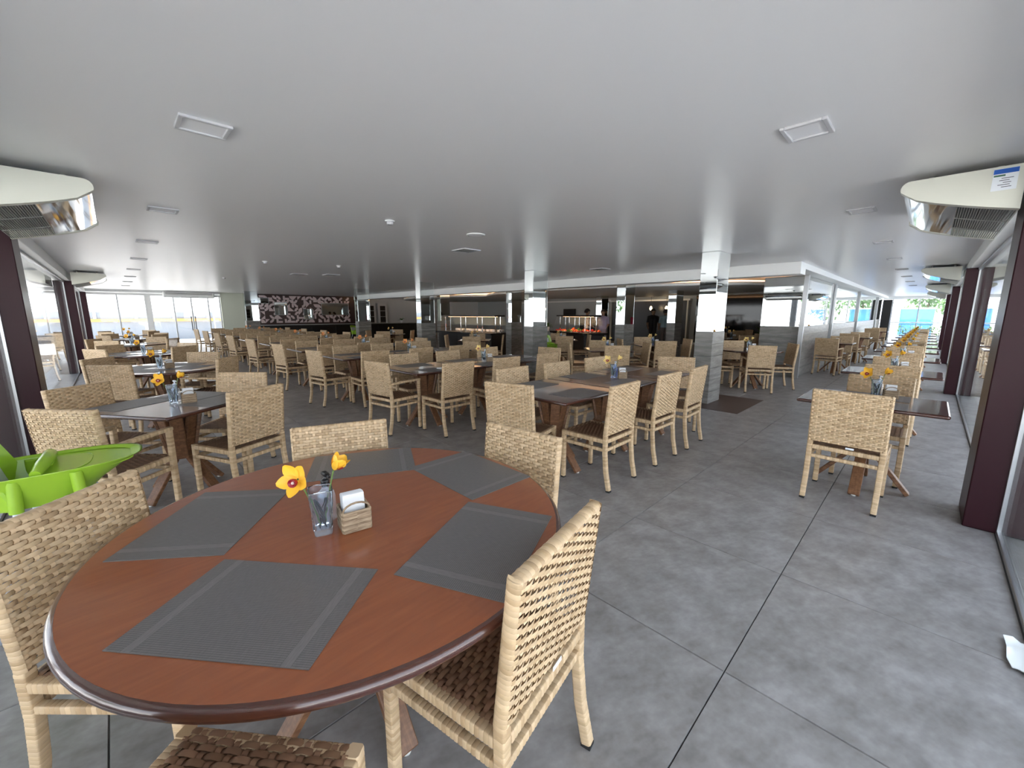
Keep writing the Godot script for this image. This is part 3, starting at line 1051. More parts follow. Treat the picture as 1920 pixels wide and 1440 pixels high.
# a post wrapped in strands, swept along pts with a rounded rectangular section (sx wide along x, sz along z)
func wrapped(mb: MB, pts: Array, sx: float, sz: float, pal: Array, pitch := 0.0145, across := Vector3.RIGHT) -> void:
	var total := 0.0
	for i in pts.size() - 1:
		total += (pts[i + 1] - pts[i]).length()
	var n := maxi(2, int(round(total / pitch)))
	for k in n:
		mb.col = strand_color(pal)
		var rows := []
		for e in 4:
			var s: float = (k + [0.0, 0.18, 0.82, 1.0][e]) / n
			var q := at_length(pts, s * total)
			var d: Vector3 = q[1]
			var x := (across - d * across.dot(d)).normalized()
			var z := x.cross(d)
			var g: float = -0.0014 if e == 0 or e == 3 else 0.0
			var row := []
			for c in [[-1, -0.7], [-0.7, -1], [0.7, -1], [1, -0.7], [1, 0.7], [0.7, 1], [-0.7, 1], [-1, 0.7]]:
				row.append(q[0] + x * c[0] * (sx * 0.5 + g) + z * c[1] * (sz * 0.5 + g))
			rows.append(row)
		mb.sheet(rows, true, false)
	for e in 2:
		var q := at_length(pts, total * e)
		var d: Vector3 = q[1]
		var x := (across - d * across.dot(d)).normalized()
		var z := x.cross(d)
		var row := []
		for c in [[-1, -0.7], [-0.7, -1], [0.7, -1], [1, -0.7], [1, 0.7], [0.7, 1], [-0.7, 1], [-1, 0.7]]:
			row.append(q[0] + x * c[0] * (sx * 0.5 - 0.0014) + z * c[1] * (sz * 0.5 - 0.0014))
		mb.face(row, d * (1 if e == 1 else -1))

func at_length(pts: Array, s: float) -> Array:
	for i in pts.size() - 1:
		var l: float = (pts[i + 1] - pts[i]).length()
		if s <= l + 1e-6 or i == pts.size() - 2:
			return [pts[i].lerp(pts[i + 1], s / l), (pts[i + 1] - pts[i]).normalized()]
		s -= l
	return []

const CW := 0.47
func make_chair(arms: bool) -> Node3D:
	var t := Node3D.new()
	var hw := CW * 0.5
	# backrest, slightly reclined
	var a := Vector3(0, 0.468, 0.195)
	var b := Vector3(0, 0.882, 0.238)
	var mb := MB.new()
	var frame := along(a, b, Vector3.RIGHT)
	var bh := (b - a).length()
	var th := 0.034
	var bw := CW - 0.018
	mb.T = frame * Transform3D(Basis(), Vector3(0, 0, th * 0.5))
	weave(mb, bw, bh - 0.012, 0.0142, 0.0150, TAN)
	mb.T = frame * Transform3D(Basis(Vector3.UP, PI), Vector3(0, 0, -th * 0.5))
	weave(mb, bw, bh - 0.012, 0.0142, 0.0150, TAN)
	mb.T = frame
	for s in [-1, 1]:
		var n := 29
		for k in n:
			mb.col = strand_color(TAN)
			var rows := []
			for e in 4:
				var y: float = -bh * 0.5 + bh * (k + [0.0, 0.2, 0.8, 1.0][e]) / n
				var g: float = -0.0016 if e == 0 or e == 3 else 0.0
				var row := []
				for q in 7:
					var an := PI * (q / 6.0 - 0.5)
					row.append(Vector3(s * (bw * 0.5 - 0.002 + cos(an) * (0.011 + g)), y, sin(an) * (th * 0.5 + 0.003 + g)))
				rows.append(row)
			mb.sheet(rows, false, s > 0)
	var nt := 30
	for k in nt:
		mb.col = strand_color(TAN)
		var rows := []
		for e in 4:
			var x: float = -bw * 0.5 + bw * (k + [0.0, 0.2, 0.8, 1.0][e]) / nt
			var g: float = -0.0016 if e == 0 or e == 3 else (0.0 if k % 2 == 0 else -0.0008)
			for w in 2:
				pass
			var row := []
			for q in 7:
				var an := PI * (q / 6.0 - 0.5)
				row.append(Vector3(x, bh * 0.5 - 0.008 + cos(an) * (0.012 + g), sin(an) * (th * 0.5 + 0.003 + g)))
			rows.append(row)
		mb.sheet(rows, false, false)
	mb.col = TAN[1]
	for s in [-1, 1]:
		var dome := []
		for i in 4:
			var e := PI * 0.5 * i / 3.0
			var row := []
			for q in 9:
				var an := PI * (q / 8.0 - 0.5)
				row.append(Vector3(s * (bw * 0.5 - 0.004 + cos(an) * 0.0125 * cos(e)), bh * 0.5 - 0.008 + sin(e) * 0.0115, sin(an) * (th * 0.5 + 0.003) * (1.0 if i < 3 else 0.9)))
			dome.append(row)
		mb.sheet(dome, false, s > 0)
		mb.face([Vector3(s * bw * 0.5, -bh * 0.5, -th * 0.5), Vector3(s * (bw * 0.5 + 0.008), -bh * 0.5, 0), Vector3(s * bw * 0.5, -bh * 0.5, th * 0.5)], Vector3.DOWN)
	mb.face([Vector3(-bw * 0.5, -bh * 0.5 + 0.004, -th * 0.5), Vector3(bw * 0.5, -bh * 0.5 + 0.004, -th * 0.5), Vector3(bw * 0.5, -bh * 0.5 + 0.004, th * 0.5), Vector3(-bw * 0.5, -bh * 0.5 + 0.004, th * 0.5)], Vector3.DOWN)
	part("backrest", mb.done(M.weave), t)
	# seat
	mb = MB.new()
	mb.T = Transform3D(Basis(Vector3.RIGHT, -PI / 2), Vector3(0, 0.440, -0.018))
	weave(mb, CW - 0.05, 0.43, 0.0165, 0.0165, BROWN)
	mb.T = Transform3D()
	mb.col = BROWN[0]
	mb.box(Vector3(0, 0.421, -0.018), Vector3(CW - 0.06, 0.02, 0.42))
	part("seat", mb.done(M.weave), t)
	# legs
	var arm_y := 0.635
	for s in [-1, 1]:
		mb = MB.new()
		var x: float = s * (hw - 0.019)
		wrapped(mb, [Vector3(x, 0.012, 0.243), Vector3(x, 0.16, 0.212), Vector3(x, 0.32, 0.196), Vector3(x, 0.47, 0.196)], 0.036, 0.036, TAN)
		var l := part("leg", mb.done(M.weave), t)
		part("foot", plain_box(Vector3(x, 0.006, 0.243), Vector3(0.034, 0.012, 0.034), M.rubber), l)
		mb = MB.new()
		wrapped(mb, [Vector3(x, 0.012, -0.222), Vector3(x, arm_y if arms else 0.442, -0.222)], 0.036, 0.036, TAN)
		l = part("leg", mb.done(M.weave), t)
		part("foot", plain_box(Vector3(x, 0.006, -0.222), Vector3(0.034, 0.012, 0.034), M.rubber), l)
		mb = MB.new()
		wrapped(mb, [Vector3(x, 0.422, -0.204), Vector3(x, 0.422, 0.180)], 0.036, 0.036, TAN, 0.0145)
		part("seat_rail", mb.done(M.weave), t)
		mb = MB.new()
		wrapped(mb, [Vector3(x, 0.348, -0.204), Vector3(x, 0.348, 0.180)], 0.028, 0.028, TAN)
		part("stretcher", mb.done(M.weave), t)
		if arms:
			mb = MB.new()
			wrapped(mb, [Vector3(x, arm_y, -0.24), Vector3(x, arm_y - 0.005, 0.06), Vector3(x, arm_y - 0.012, 0.208)], 0.040, 0.028, TAN)
			part("armrest", mb.done(M.weave), t)
	for q in [[0.422, 0.036, -0.222], [0.422, 0.034, 0.196], [0.348, 0.028, 0.196], [0.348, 0.028, -0.222]]:
		mb = MB.new()
		wrapped(mb, [Vector3(-hw + 0.037, q[0], q[2]), Vector3(hw - 0.037, q[0], q[2])], q[1], q[1], TAN, 0.0145, Vector3.UP)
		part("seat_rail" if q[0] > 0.4 else "stretcher", mb.done(M.weave), t)
	return t

var chair_plain: Node3D
var chair_arm: Node3D

func chair(x: float, z: float, dx: float, dz: float, label: String, group: String, arms := false) -> Node3D:
	var src := chair_arm if arms else chair_plain
	var c: Node3D = src.duplicate()
	c.name = numbered("wicker_armchair" if arms else "wicker_chair")
	add_child(c)
	c.position = Vector3(x, 0.0, z)
	c.rotation.y = facing(dx, dz)
	tag(c, label, "chair", group)
	return c

# place by the middle of its top rail, as read from the photograph
func chair_top(x: float, z: float, dx: float, dz: float, label: String, group: String, arms := false) -> Node3D:
	var d := Vector2(dx, dz).normalized()
	return chair(x + d.x * 0.23, z + d.y * 0.23, dx, dz, label, group, arms)

# ------------------------------------------------------------------ tables
func table_top(w: float, d: float, m: Material) -> Mesh:
	var key := "top%s%s%s" % [w, d, m.resource_name]
	if not meshes.has(key):
		var mb := MB.new()
		var r := 0.014
		var rows := []
		var prof := [Vector2(0, 0)]
		for k in 7:
			var a := PI * (k / 6.0) - PI * 0.5
			prof.append(Vector2(cos(a) * r, -sin(a) * r))
		rows = []
		var ring := func(inset: float, y: float):
			var row := []
			var cr := 0.02
			for q in [[1, 1], [-1, 1], [-1, -1], [1, -1]]:
				for k in 4:
					var a0: float = atan2(q[1], q[0]) - PI / 4 + PI * 0.5 * k / 3.0
					row.append(Vector3(q[0] * (w * 0.5 - cr) + cos(a0) * (cr + inset), y, q[1] * (d * 0.5 - cr) + sin(a0) * (cr + inset)))
			row.reverse()
			return row
		for k in 9:
			var a := -PI * 0.5 + PI * k / 8.0
			rows.append(ring.call(-r + cos(a) * r, 0.736 + sin(a) * r))
		mb.sheet(rows, true)
		meshes[key + "edge"] = mb.done(M.edge_wood)
		mb = MB.new()
		mb.face(rows[8].duplicate(), Vector3.UP)
		mb.face(rows[0].duplicate(), Vector3.DOWN)
		meshes[key] = mb.done(m)
	return meshes[key]

func bent_leg() -> Array:
	if not meshes.has("leg"):
		var mb := MB.new()
		# plank in the local x direction, 0.07 wide, bent at 0.33
		var pts := [Vector3(0.150, 0.72, 0), Vector3(0.06, 0.36, 0), Vector3(0.075, 0.30, 0), Vector3(0.305, 0.010, 0)]
		for k in 3:
			mb.T = along(pts[k], pts[k + 1], Vector3.BACK)
			mb.box(Vector3.ZERO, Vector3(0.075, (pts[k + 1] - pts[k]).length() + 0.004, 0.030), 0.004)
		mb.T = Transform3D()
		meshes["leg"] = mb.done(M.leg_wood)
		mb = MB.new()
		mb.lathe([Vector2(0.0, 0.0), Vector2(0.016, 0.0), Vector2(0.016, 0.010), Vector2(0.0, 0.010)], 10, Vector3(0.297, 0, 0))
		meshes["glide"] = mb.done(M.glide)
		mb = MB.new()
		mb.T = along(Vector3(0.16, 0.72, 0), Vector3(0.075, 0.30, 0), Vector3.BACK)
		mb.box(Vector3.ZERO, Vector3(0.085, 0.43, 0.024), 0.004)
		mb.T = Transform3D()
		meshes["slat"] = mb.done(M.leg_wood)
	return [meshes["leg"], meshes["glide"], meshes["slat"]]

func table(x: float, z: float, w: float, d: float, turn: float, label: String, group: String, m: Material, round_r := 0.0) -> Node3D:
	var t := thing("round_table" if round_r > 0 else "dining_table", label, "table", Vector3(x, 0, z), turn, group)
	if round_r > 0:
		var key := "round%s%s" % [round_r, m.resource_name]
		if not meshes.has(key):
			var mb := MB.new()
			var pr := []
			for k in 9:
				var a := -PI * 0.5 + PI * k / 8.0
				pr.append(Vector2(round_r - 0.017 + cos(a) * 0.017, 0.733 + sin(a) * 0.017))
			mb.lathe(pr, 96)
			meshes[key + "edge"] = mb.done(M.edge_wood)
			mb = MB.new()
			var top := []
			for k in 96:
				var a := TAU * k / 96
				top.append(Vector3(cos(a) * (round_r - 0.017), 0.750, -sin(a) * (round_r - 0.017)))
			mb.face(top, Vector3.UP)
			var low := []
			for q in top:
				low.append(Vector3(q.x, 0.716, q.z))
			mb.face(low, Vector3.DOWN)
			meshes[key] = mb.done(m)
		var tp := part("table_top", meshes[key], t)
		part("edge_band", meshes[key + "edge"], tp)
	else:
		var tp := part("table_top", table_top(w, d, m), t)
		part("edge_band", meshes["top%s%s%sedge" % [w, d, m.resource_name]], tp)
	var lg := bent_leg()
	for k in 4:
		var l := part("leg", lg[0], t)
		l.rotation.y = k * PI / 2
		part("glide", lg[1], l)
		part("slat", lg[2], t).rotation.y = PI / 4 + k * PI / 2
	part("brace", brace_mesh(), t)
	return t

func brace_mesh() -> Mesh:
	if not meshes.has("brace"):
		var mb := MB.new()
		mb.box(Vector3(0, 0.712, 0), Vector3(0.56, 0.018, 0.07), 0.004)
		mb.box(Vector3(0, 0.7125, 0), Vector3(0.07, 0.0185, 0.56), 0.004)
		mb.box(Vector3(0, 0.33, 0), Vector3(0.11, 0.05, 0.11), 0.004)
		meshes["brace"] = mb.done(M.leg_wood)
	return meshes["brace"]

func mat_mesh(k: int) -> Mesh:
	var key := "mat"
	if not meshes.has(key):
		var mb := MB.new()
		var hx := 0.23
		var hz := 0.162
		mb.poly([Vector3(-hx, 0.0022, hz), Vector3(hx, 0.0022, hz), Vector3(hx, 0.0022, -hz), Vector3(-hx, 0.0022, -hz)], [Vector2(0, 1), Vector2(1, 1), Vector2(1, 0), Vector2(0, 0)])
		var c := [Vector3(-hx, 0, hz), Vector3(hx, 0, hz), Vector3(hx, 0, -hz), Vector3(-hx, 0, -hz)]
		for i in 4:
			var j := (i + 1) % 4
			mb.poly([c[i], c[j], c[j] + Vector3(0, 0.0022, 0), c[i] + Vector3(0, 0.0022, 0)], [Vector2(0.3, 0.3), Vector2(0.4, 0.3), Vector2(0.4, 0.31), Vector2(0.3, 0.31)])
		meshes[key] = mb.done(M.placemat)
	return meshes[key]

func placemat(x: float, z: float, turn: float, k: int, label: String, group: String) -> void:
	var o := lone("placemat", mat_mesh(k), label, "placemat", group)
	o.position = Vector3(x, 0.7502, z)
	o.rotation.y = turn

# ------------------------------------------------------------------ things on the tables
func vase_mesh() -> Mesh:
	if not meshes.has("vase"):
		var mb := MB.new()
		var rows := []
		for i in 15:
			var s := i / 14.0
			var half := lerpf(0.026, 0.036, s)
			var row := []
			for q in [[1, 1, 0, -1], [1, -1, -1, 0], [-1, -1, 0, 1], [-1, 1, 1, 0]]:
				for k in 6:
					var e := k / 6.0 * 2.0
					var p := Vector3(q[0] + q[2] * e, 0, q[1] + q[3] * e)
					var bump := rng.randf_range(-0.0022, 0.0022) if k > 0 and i > 1 and i < 13 else 0.0
					var o := Vector3(p.x, 0, p.z).normalized()
					var rim := 0.92 if k == 0 else 1.0
					row.append(Vector3(p.x * half * rim, 0.150 * s, p.z * half * rim) + o * bump)
			rows.append(row)
		var top: Array = rows[14]
		var lip := []
		for p in top:
			lip.append(Vector3(p.x * 0.90, 0.150, p.z * 0.90))
		rows.append(lip)
		for i in 4:
			var s := i / 3.0
			var row := []
			for p in top:
				var sh: float = lerpf(0.89, 0.64, s)
				row.append(Vector3(p.x * sh, lerpf(0.146, 0.020, s), p.z * sh))
			rows.append(row)
		mb.sheet(rows, true)
		mb.face(rows[0].duplicate(), Vector3.DOWN)
		mb.face(rows[rows.size() - 1].duplicate(), Vector3.UP)
		meshes["vase"] = mb.done(M.vase_glass)
		mb = MB.new()
		for k in 7:
			var a := rng.randf() * TAU
			mb.tube([Vector3(cos(a) * 0.012, 0.016, sin(a) * 0.012), Vector3(cos(a + 2.0) * 0.016, 0.07, sin(a + 2.0) * 0.016), Vector3(cos(a + 3.0) * 0.020, rng.randf_range(0.10, 0.14), sin(a + 3.0) * 0.020)], 0.0026, 5)
		meshes["twigs"] = mb.done(M.twig)
	return meshes["vase"]

func petal_mesh() -> void:
	if meshes.has("petal"):
		return
	var mb := MB.new()
	var rows := []
	for i in 7:
		var s := i / 6.0
		var w := 0.0215 * pow(sin(PI * clampf(s * 0.9 + 0.06, 0, 1)), 0.8)
		var row := []
		for j in 5:
			var e := j / 2.0 - 1.0
			row.append(Vector3(e * w, 0.003 + s * 0.054, 0.018 * s * s + 0.34 * w * e * e))
		rows.append(row)
	mb.sheet(rows)
	for k in 3:
		meshes["petal%d" % k] = MB_copy(mb, [M.petal, M.petal_orange, M.petal_cream][k])
	meshes["petal"] = meshes["petal0"]
	mb = MB.new()
	mb.lathe([Vector2(0.002, 0.0), Vector2(0.010, 0.008), Vector2(0.014, 0.020), Vector2(0.012, 0.026), Vector2(0.006, 0.016), Vector2(0.0, 0.012)], 10)
	meshes["lip"] = mb.done(M.lip)
	mb = MB.new()
	mb.lathe([Vector2(0.0, 0.0), Vector2(0.005, 0.004), Vector2(0.005, 0.020), Vector2(0.0, 0.024)], 8)
	meshes["throat"] = mb.done(M.lip_white)

func MB_copy(mb: MB, m: Material) -> Mesh:
	return mb.done(m)

# an orchid: base of the stem at the node's origin, the bloom at "head", opening towards "look"
func orchid(at: Vector3, turn: float, head: Vector3, look: Vector3, spread: float, hue: int, label: String, group: String) -> void:
	petal_mesh()
	var t := thing("orchid", label, "flower", at, turn, group)
	var key := "stem%s" % head
	if not meshes.has(key):
		var mb := MB.new()
		mb.tube([Vector3(0, 0, 0), head * 0.4 + Vector3(0, 0.015, 0), head * 0.8 + Vector3(0, 0.006, 0), head], [0.0026, 0.0026, 0.0024, 0.0032], 6)
		meshes[key] = mb.done(M.stem)
	part("stem", meshes[key], t)
	var z := look.normalized()
	var x := Vector3.UP.cross(z).normalized()
	var y := z.cross(x)
	var B := Basis(x, y, z)
	for k in 5:
		var p := part("petal", meshes["petal%d" % hue], t)
		p.transform = Transform3D(B * Basis(Vector3.BACK, TAU * k / 5.0 + PI) * Basis(Vector3.RIGHT, spread), head)
	var l := part("lip", meshes["lip"], t)
	l.transform = Transform3D(B * Basis(Vector3.RIGHT, PI / 2 + 0.3), head + z * 0.006 - y * 0.004)
	part("throat", meshes["throat"], l)

func bottle_thing(at: Vector3, turn: float, kind: int, label: String, group: String) -> void:
	if not meshes.has("bottle0"):
		var prof := [Vector2(0.0, 0.0), Vector2(0.026, 0.0), Vector2(0.030, 0.004), Vector2(0.030, 0.088), Vector2(0.026, 0.104), Vector2(0.013, 0.118), Vector2(0.012, 0.130)]
		for k in 2:
			var mb := MB.new()
			mb.lathe(prof, 18, Vector3.ZERO, 1.0, 0.72)
			meshes["bottle%d" % k] = mb.done([M.bottle_clear, M.bottle_blue][k])
			mb = MB.new()
			mb.lathe([Vector2(0.0, 0.126), Vector2(0.0145, 0.126), Vector2(0.0145, 0.146), Vector2(0.008, 0.150), Vector2(0.005, 0.152), Vector2(0.005, 0.166), Vector2(0.0, 0.166)], 14)
			mb.box(Vector3(0, 0.170, 0.008), Vector3(0.020, 0.012, 0.034), 0.004)
			mb.box(Vector3(0, 0.168, 0.034), Vector3(0.008, 0.008, 0.026), 0.003)
			meshes["pump%d" % k] = mb.done([M.pump_black, M.pump_white][k])
	var t := thing("pump_bottle", label, "bottle", at, turn, group)
	part("body", meshes["bottle%d" % (1 if kind == 2 else 0)], t)
	part("pump", meshes["pump%d" % (0 if kind == 0 else 1)], t)

func basket_things(at: Vector3, turn: float, place: String) -> void:
	if not meshes.has("basket"):
		var mb := MB.new()
		var w := 0.088
		var h := 0.072
		for q in [[0, w * 0.5, w, 0.006], [0, -w * 0.5, w, 0.006]]:
			mb.box(Vector3(0, h * 0.5, q[1]), Vector3(w, h, 0.006), 0.002)
			mb.box(Vector3(q[1], h * 0.5, 0), Vector3(0.006, h, w - 0.006), 0.002)
		mb.box(Vector3(0, 0.003, 0), Vector3(w - 0.006, 0.006, w - 0.006))
		meshes["basket"] = mb.done(M.basket)
		mb = MB.new()
		var pts := []
		for k in 9:
			var a := PI * k / 8.0
			pts.append(Vector3(cos(a) * 0.042, h + sin(a) * 0.028, 0.041 + sin(a) * 0.004))
		mb.tube(pts, 0.0032, 6)
		meshes["basket_handle"] = mb.done(M.basket)
		mb = MB.new()
		for k in 9:
			mb.T = Transform3D(Basis(Vector3.RIGHT, -0.16), Vector3(0, 0.006, 0)) * Transform3D(Basis(), Vector3(rng.randf_range(-0.001, 0.001), 0.052, -0.024 + k * 0.0054))
			mb.box(Vector3.ZERO, Vector3(0.068, 0.102 - 0.0012 * absf(k - 4), 0.0046), 0.0022)
		mb.T = Transform3D()
		meshes["napkins"] = mb.done(M.napkin)
	var b := thing("napkin_basket", "small woven napkin basket on %s" % place, "basket", at, turn, "napkin baskets")
	part("box", meshes["basket"], b)
	part("handle", meshes["basket_handle"], b)
	var n := lone("napkin_stack", meshes["napkins"], "white paper napkins in the basket on %s" % place, "napkins", "napkins in baskets")
	n.position = at + Vector3(0, 0.0065, 0)
	n.rotation.y = turn

func centerpiece(x: float, z: float, turn: float, place: String, kind: int, hue := 0, flowers := 2) -> void:
	var B := Basis(Vector3.UP, turn)
	var c := Vector3(x, 0.7505, z)
	vase_mesh()
	var v := thing("flower_vase", "square clear glass vase on %s" % place, "vase", c, turn, "glass vases on the tables")
	part("glass", meshes["vase"], v)
	part("twigs", meshes["twigs"], v)
	if flowers > 0:
		orchid(c + B * Vector3(-0.006, 0.03, 0.004), turn, Vector3(-0.052, 0.168, 0.010), Vector3(-0.55, 0.30, 0.80), 0.22, hue, "left %s orchid in the vase on %s" % [["yellow", "orange", "pale yellow"][hue], place], "orchids on the tables")
	if flowers > 1:
		orchid(c + B * Vector3(0.008, 0.03, -0.004), turn, Vector3(0.036, 0.168, -0.012), Vector3(0.55, 0.80, 0.10), 0.78, hue, "right %s orchid in the vase on %s" % [["yellow", "orange", "pale yellow"][hue], place], "orchids on the tables")
	bottle_thing(c + B * Vector3(0.018, 0, -0.078), turn + 0.3, kind, "%s pump bottle on %s" % [["black-topped clear", "white-topped clear", "white-topped blue"][kind], place], "pump bottles on the tables")
	basket_things(c + B * Vector3(0.096, 0, 0.002), turn + 0.12, place)

# ------------------------------------------------------------------ furniture layout
func furniture() -> void:
	chair_plain = make_chair(false)
	chair_arm = make_chair(true)
	# round table in the foreground
	var p := "the large round table in the foreground"
	table(0.534, -1.352, 0, 0, 0.0, "large round reddish-brown table in the foreground", "", M.table_wood, 0.733)
	var g := "chairs of the foreground round table"
	chair_top(0.79, -2.10, -0.33, 0.94, "wicker chair behind the foreground round table, facing the camera", g)
	chair_top(1.39, -1.36, -1.0, 0.10, "brightly lit wicker chair at the right rear of the foreground round table", g)
	tag_part(chair_top(0.775, -0.615, -0.20, -0.98, "wicker chair in the right foreground, its back to the aisle", g))
	chair_top(-0.165, -1.83, 0.71, 0.70, "wicker chair at the left of the foreground round table, cut by frame", g)
	chair_top(-0.20, -0.70, 0.77, -0.64, "wicker chair at the bottom of the picture, only its seat showing", g)
	var mats := [[[-0.098, -1.135], [0.205, -0.773], [0.449, -0.986], [0.137, -1.353], 1, "bluish grey placemat at the front of the foreground round table"], [[-0.105, -1.572], [0.137, -1.353], [0.436, -1.732], [0.20, -1.95], 0, "grey placemat at the left of the foreground round table"], [[0.463, -0.905], [0.608, -0.661], [1.027, -0.863], [0.875, -1.138], 2, "dark brown-grey placemat at the right of the foreground round table"], [[0.929, -1.605], [0.928, -1.124], [1.226, -1.13], [1.169, -1.619], 1, "grey placemat at the right rear of the foreground round table"], [[0.52, -1.80], [0.62, -2.03], [1.03, -1.83], [0.93, -1.57], 0, "grey placemat at the rear of the foreground round table"]]
	for q in mats:
		var c := Vector2.ZERO
		for k in 4:
			c += Vector2(q[k][0], q[k][1]) * 0.25
		var e := Vector2(q[1][0] - q[0][0], q[1][1] - q[0][1])
		var e2 := Vector2(q[2][0] - q[1][0], q[2][1] - q[1][1])
		var l := e if e.length() > e2.length() else e2
		placemat(c.x, c.y, atan2(-l.y, l.x), q[4], q[5], "placemats on the foreground round table")
	centerpiece(0.410, -1.300, -0.30, p, 0)
	# square and round tables along the left glass wall
	p = "the turned square table by the left glass wall"
	g = "chairs of the turned square table"
	table(0.285, -4.17, 0.88, 0.88, 0.62, "turned square brown table behind the high chair", "", M.dark_table_wood)
	chair_top(-0.285, -3.60, 0.74, -0.67, "wicker armchair behind the green high chair, back to the camera", g, true)
	chair_top(0.735, -3.615, -0.43, -0.90, "wicker chair at the right of the turned square table, back to the aisle", g)
	chair_top(-0.26, -4.72, 0.64, 0.76, "wicker chair at the left of the turned square table, facing right", g)
	chair_top(0.85, -4.69, -0.66, 0.75, "pale wicker chair at the far right of the turned square table", g)
	for k in [0, 1, 3]:
		var a: float = 0.62 + PI * 0.5 * k
		placemat(0.285 + cos(a) * 0.272 - sin(a) * 0.13, -4.17 - sin(a) * 0.272 - cos(a) * 0.13, a + PI / 2, 0 if k % 2 else 2, "dark placemat on the turned square table, %s side" % ["right rear", "left rear", "left front", "right front"][k], "placemats on the turned square table")
	centerpiece(0.27, -4.12, -0.1, p, 1)
	var left := [[0.42, -7.05, 0.70, "round"], [0.38, -9.95, 0.66, "round"], [0.30, -13.0, 0.0, "square"], [0.40, -16.0, 0.62, "round"], [0.35, -18.9, 0.0, "square"]]
	for k in left.size():
		var q: Array = left[k]
		p = "the %s table in the left window row" % nth(k + 1)
		g = "chairs of the left window row"
		var lab := "%s dark table, %s in the left window row" % [q[3], nth(k + 1)]
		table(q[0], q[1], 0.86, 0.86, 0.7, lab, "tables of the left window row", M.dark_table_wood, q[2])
		var wob := [0.1, -0.15, 0.2, -0.1, 0.05]
		for s in 4:
			var a: float = PI / 4 + PI / 2 * s + wob[k]
			var r: float = 0.80
			chair_top(q[0] + cos(a) * r, q[1] - sin(a) * r, -cos(a), sin(a), "wicker chair at %s, %s seat" % [p, ["right rear", "left rear", "left front", "right front"][s]], g, (s + k) % 3 == 0)
			if s % 2 == 0 or q[2] > 0.0: placemat(q[0] + cos(a) * (0.33 if q[2] > 0.68 else 0.40), q[1] - sin(a) * (0.33 if q[2] > 0.68 else 0.40), a + PI / 2, 0 if s % 2 else 2, "placemat on %s, %s seat" % [p, ["right rear", "left rear", "left front", "right front"][s]], "placemats of the left window row")
		centerpiece(q[0] - 0.05, q[1] + 0.1, -0.05, p, 1, 0, 1 if k % 2 else 2)
	long_rows()
	window_row()
	hall_tables()
	chair_plain.free()
	chair_arm.free()

func tag_part(c: Node3D) -> void:
	tag(part("maker_tag", plain_box(Vector3(0.03, 0.455, 0.2165), Vector3(0.05, 0.014, 0.003), M.sticker_white, 0.001), c), "small pale maker's tag")

func long_rows() -> void:
	var zs := [-2.42, -4.65, -6.80, -8.75, -10.95, -13.2, -15.2, -17.3, -19.4]
	for k in 9:
		var z: float = zs[k]
		var row := "the %s long table from the camera" % nth(k)
		for i in 3:
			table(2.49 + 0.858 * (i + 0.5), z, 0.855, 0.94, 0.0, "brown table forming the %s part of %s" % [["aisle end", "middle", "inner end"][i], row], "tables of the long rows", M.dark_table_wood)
		var near := [2.98, 3.81, 4.52] if k == 0 else [2.90, 3.70, 4.54]
		var far := [3.03, 3.77, 4.58] if k == 0 else [2.98, 3.74, 4.60]
		for i in 3:
			var j: float = 0.0 if k < 2 else rng.randf_range(-0.03, 0.03)
			var t: float = rng.randf_range(-0.05, 0.05)
			chair_top(near[i] + j, z + (0.71 if k == 0 else 0.76), t, -1.0, "wicker chair, near side of %s, %s seat" % [row, nth(i)], "chairs along the long tables", k == 3 and i == 1)
			chair_top(far[i] - j, z - 0.625 - rng.randf_range(0.0, 0.05), t, 1.0, "wicker chair, far side of %s, %s seat" % [row, nth(i)], "chairs along the long tables")
			placemat(2.92 + i * 0.858, z + 0.29, 0.0, 0, "grey placemat, near side of %s, %s seat" % [row, nth(i)], "placemats on the long tables")
			placemat(2.92 + i * 0.858, z - 0.29, 0.0, 0, "grey placemat, far side of %s, %s seat" % [row, nth(i)], "placemats on the long tables")
		chair_top(2.295 if k == 0 else 2.215, z + (0.03 if k == 0 else 0.04), 1.0, -0.04 - (0.24 if k == 0 else 0.12), "wicker %s at the aisle end of %s" % ["armchair" if k in [1, 4, 6] else "chair", row], "chairs at the ends of the long tables", k in [1, 4, 6])
		chair_top(5.34, z + 0.10, -1.0, 0.1 if k else 0.55, "pale-lit wicker chair at the inner end of %s" % row, "chairs at the ends of the long tables")
		centerpiece(3.92, z + 0.02, [-1.0, -0.75, -0.5, -0.4, -0.3, -0.3, -0.3, -0.3, -0.3][k], row, 2 if k == 0 else 1, 2 if k in [0, 1] else 1)
	var n := thing("tissue_holder", "flat pale napkin tray on the second long table", "tray", Vector3(3.05, 0.7528, -4.36), 0.1)
	part("tray", plain_box(Vector3(0, 0.008, 0), Vector3(0.24, 0.014, 0.10), M.napkin, 0.005), n)
	part("rim", plain_box(Vector3(0, 0.017, 0.046), Vector3(0.24, 0.006, 0.006), M.aluminium, 0.002), n)

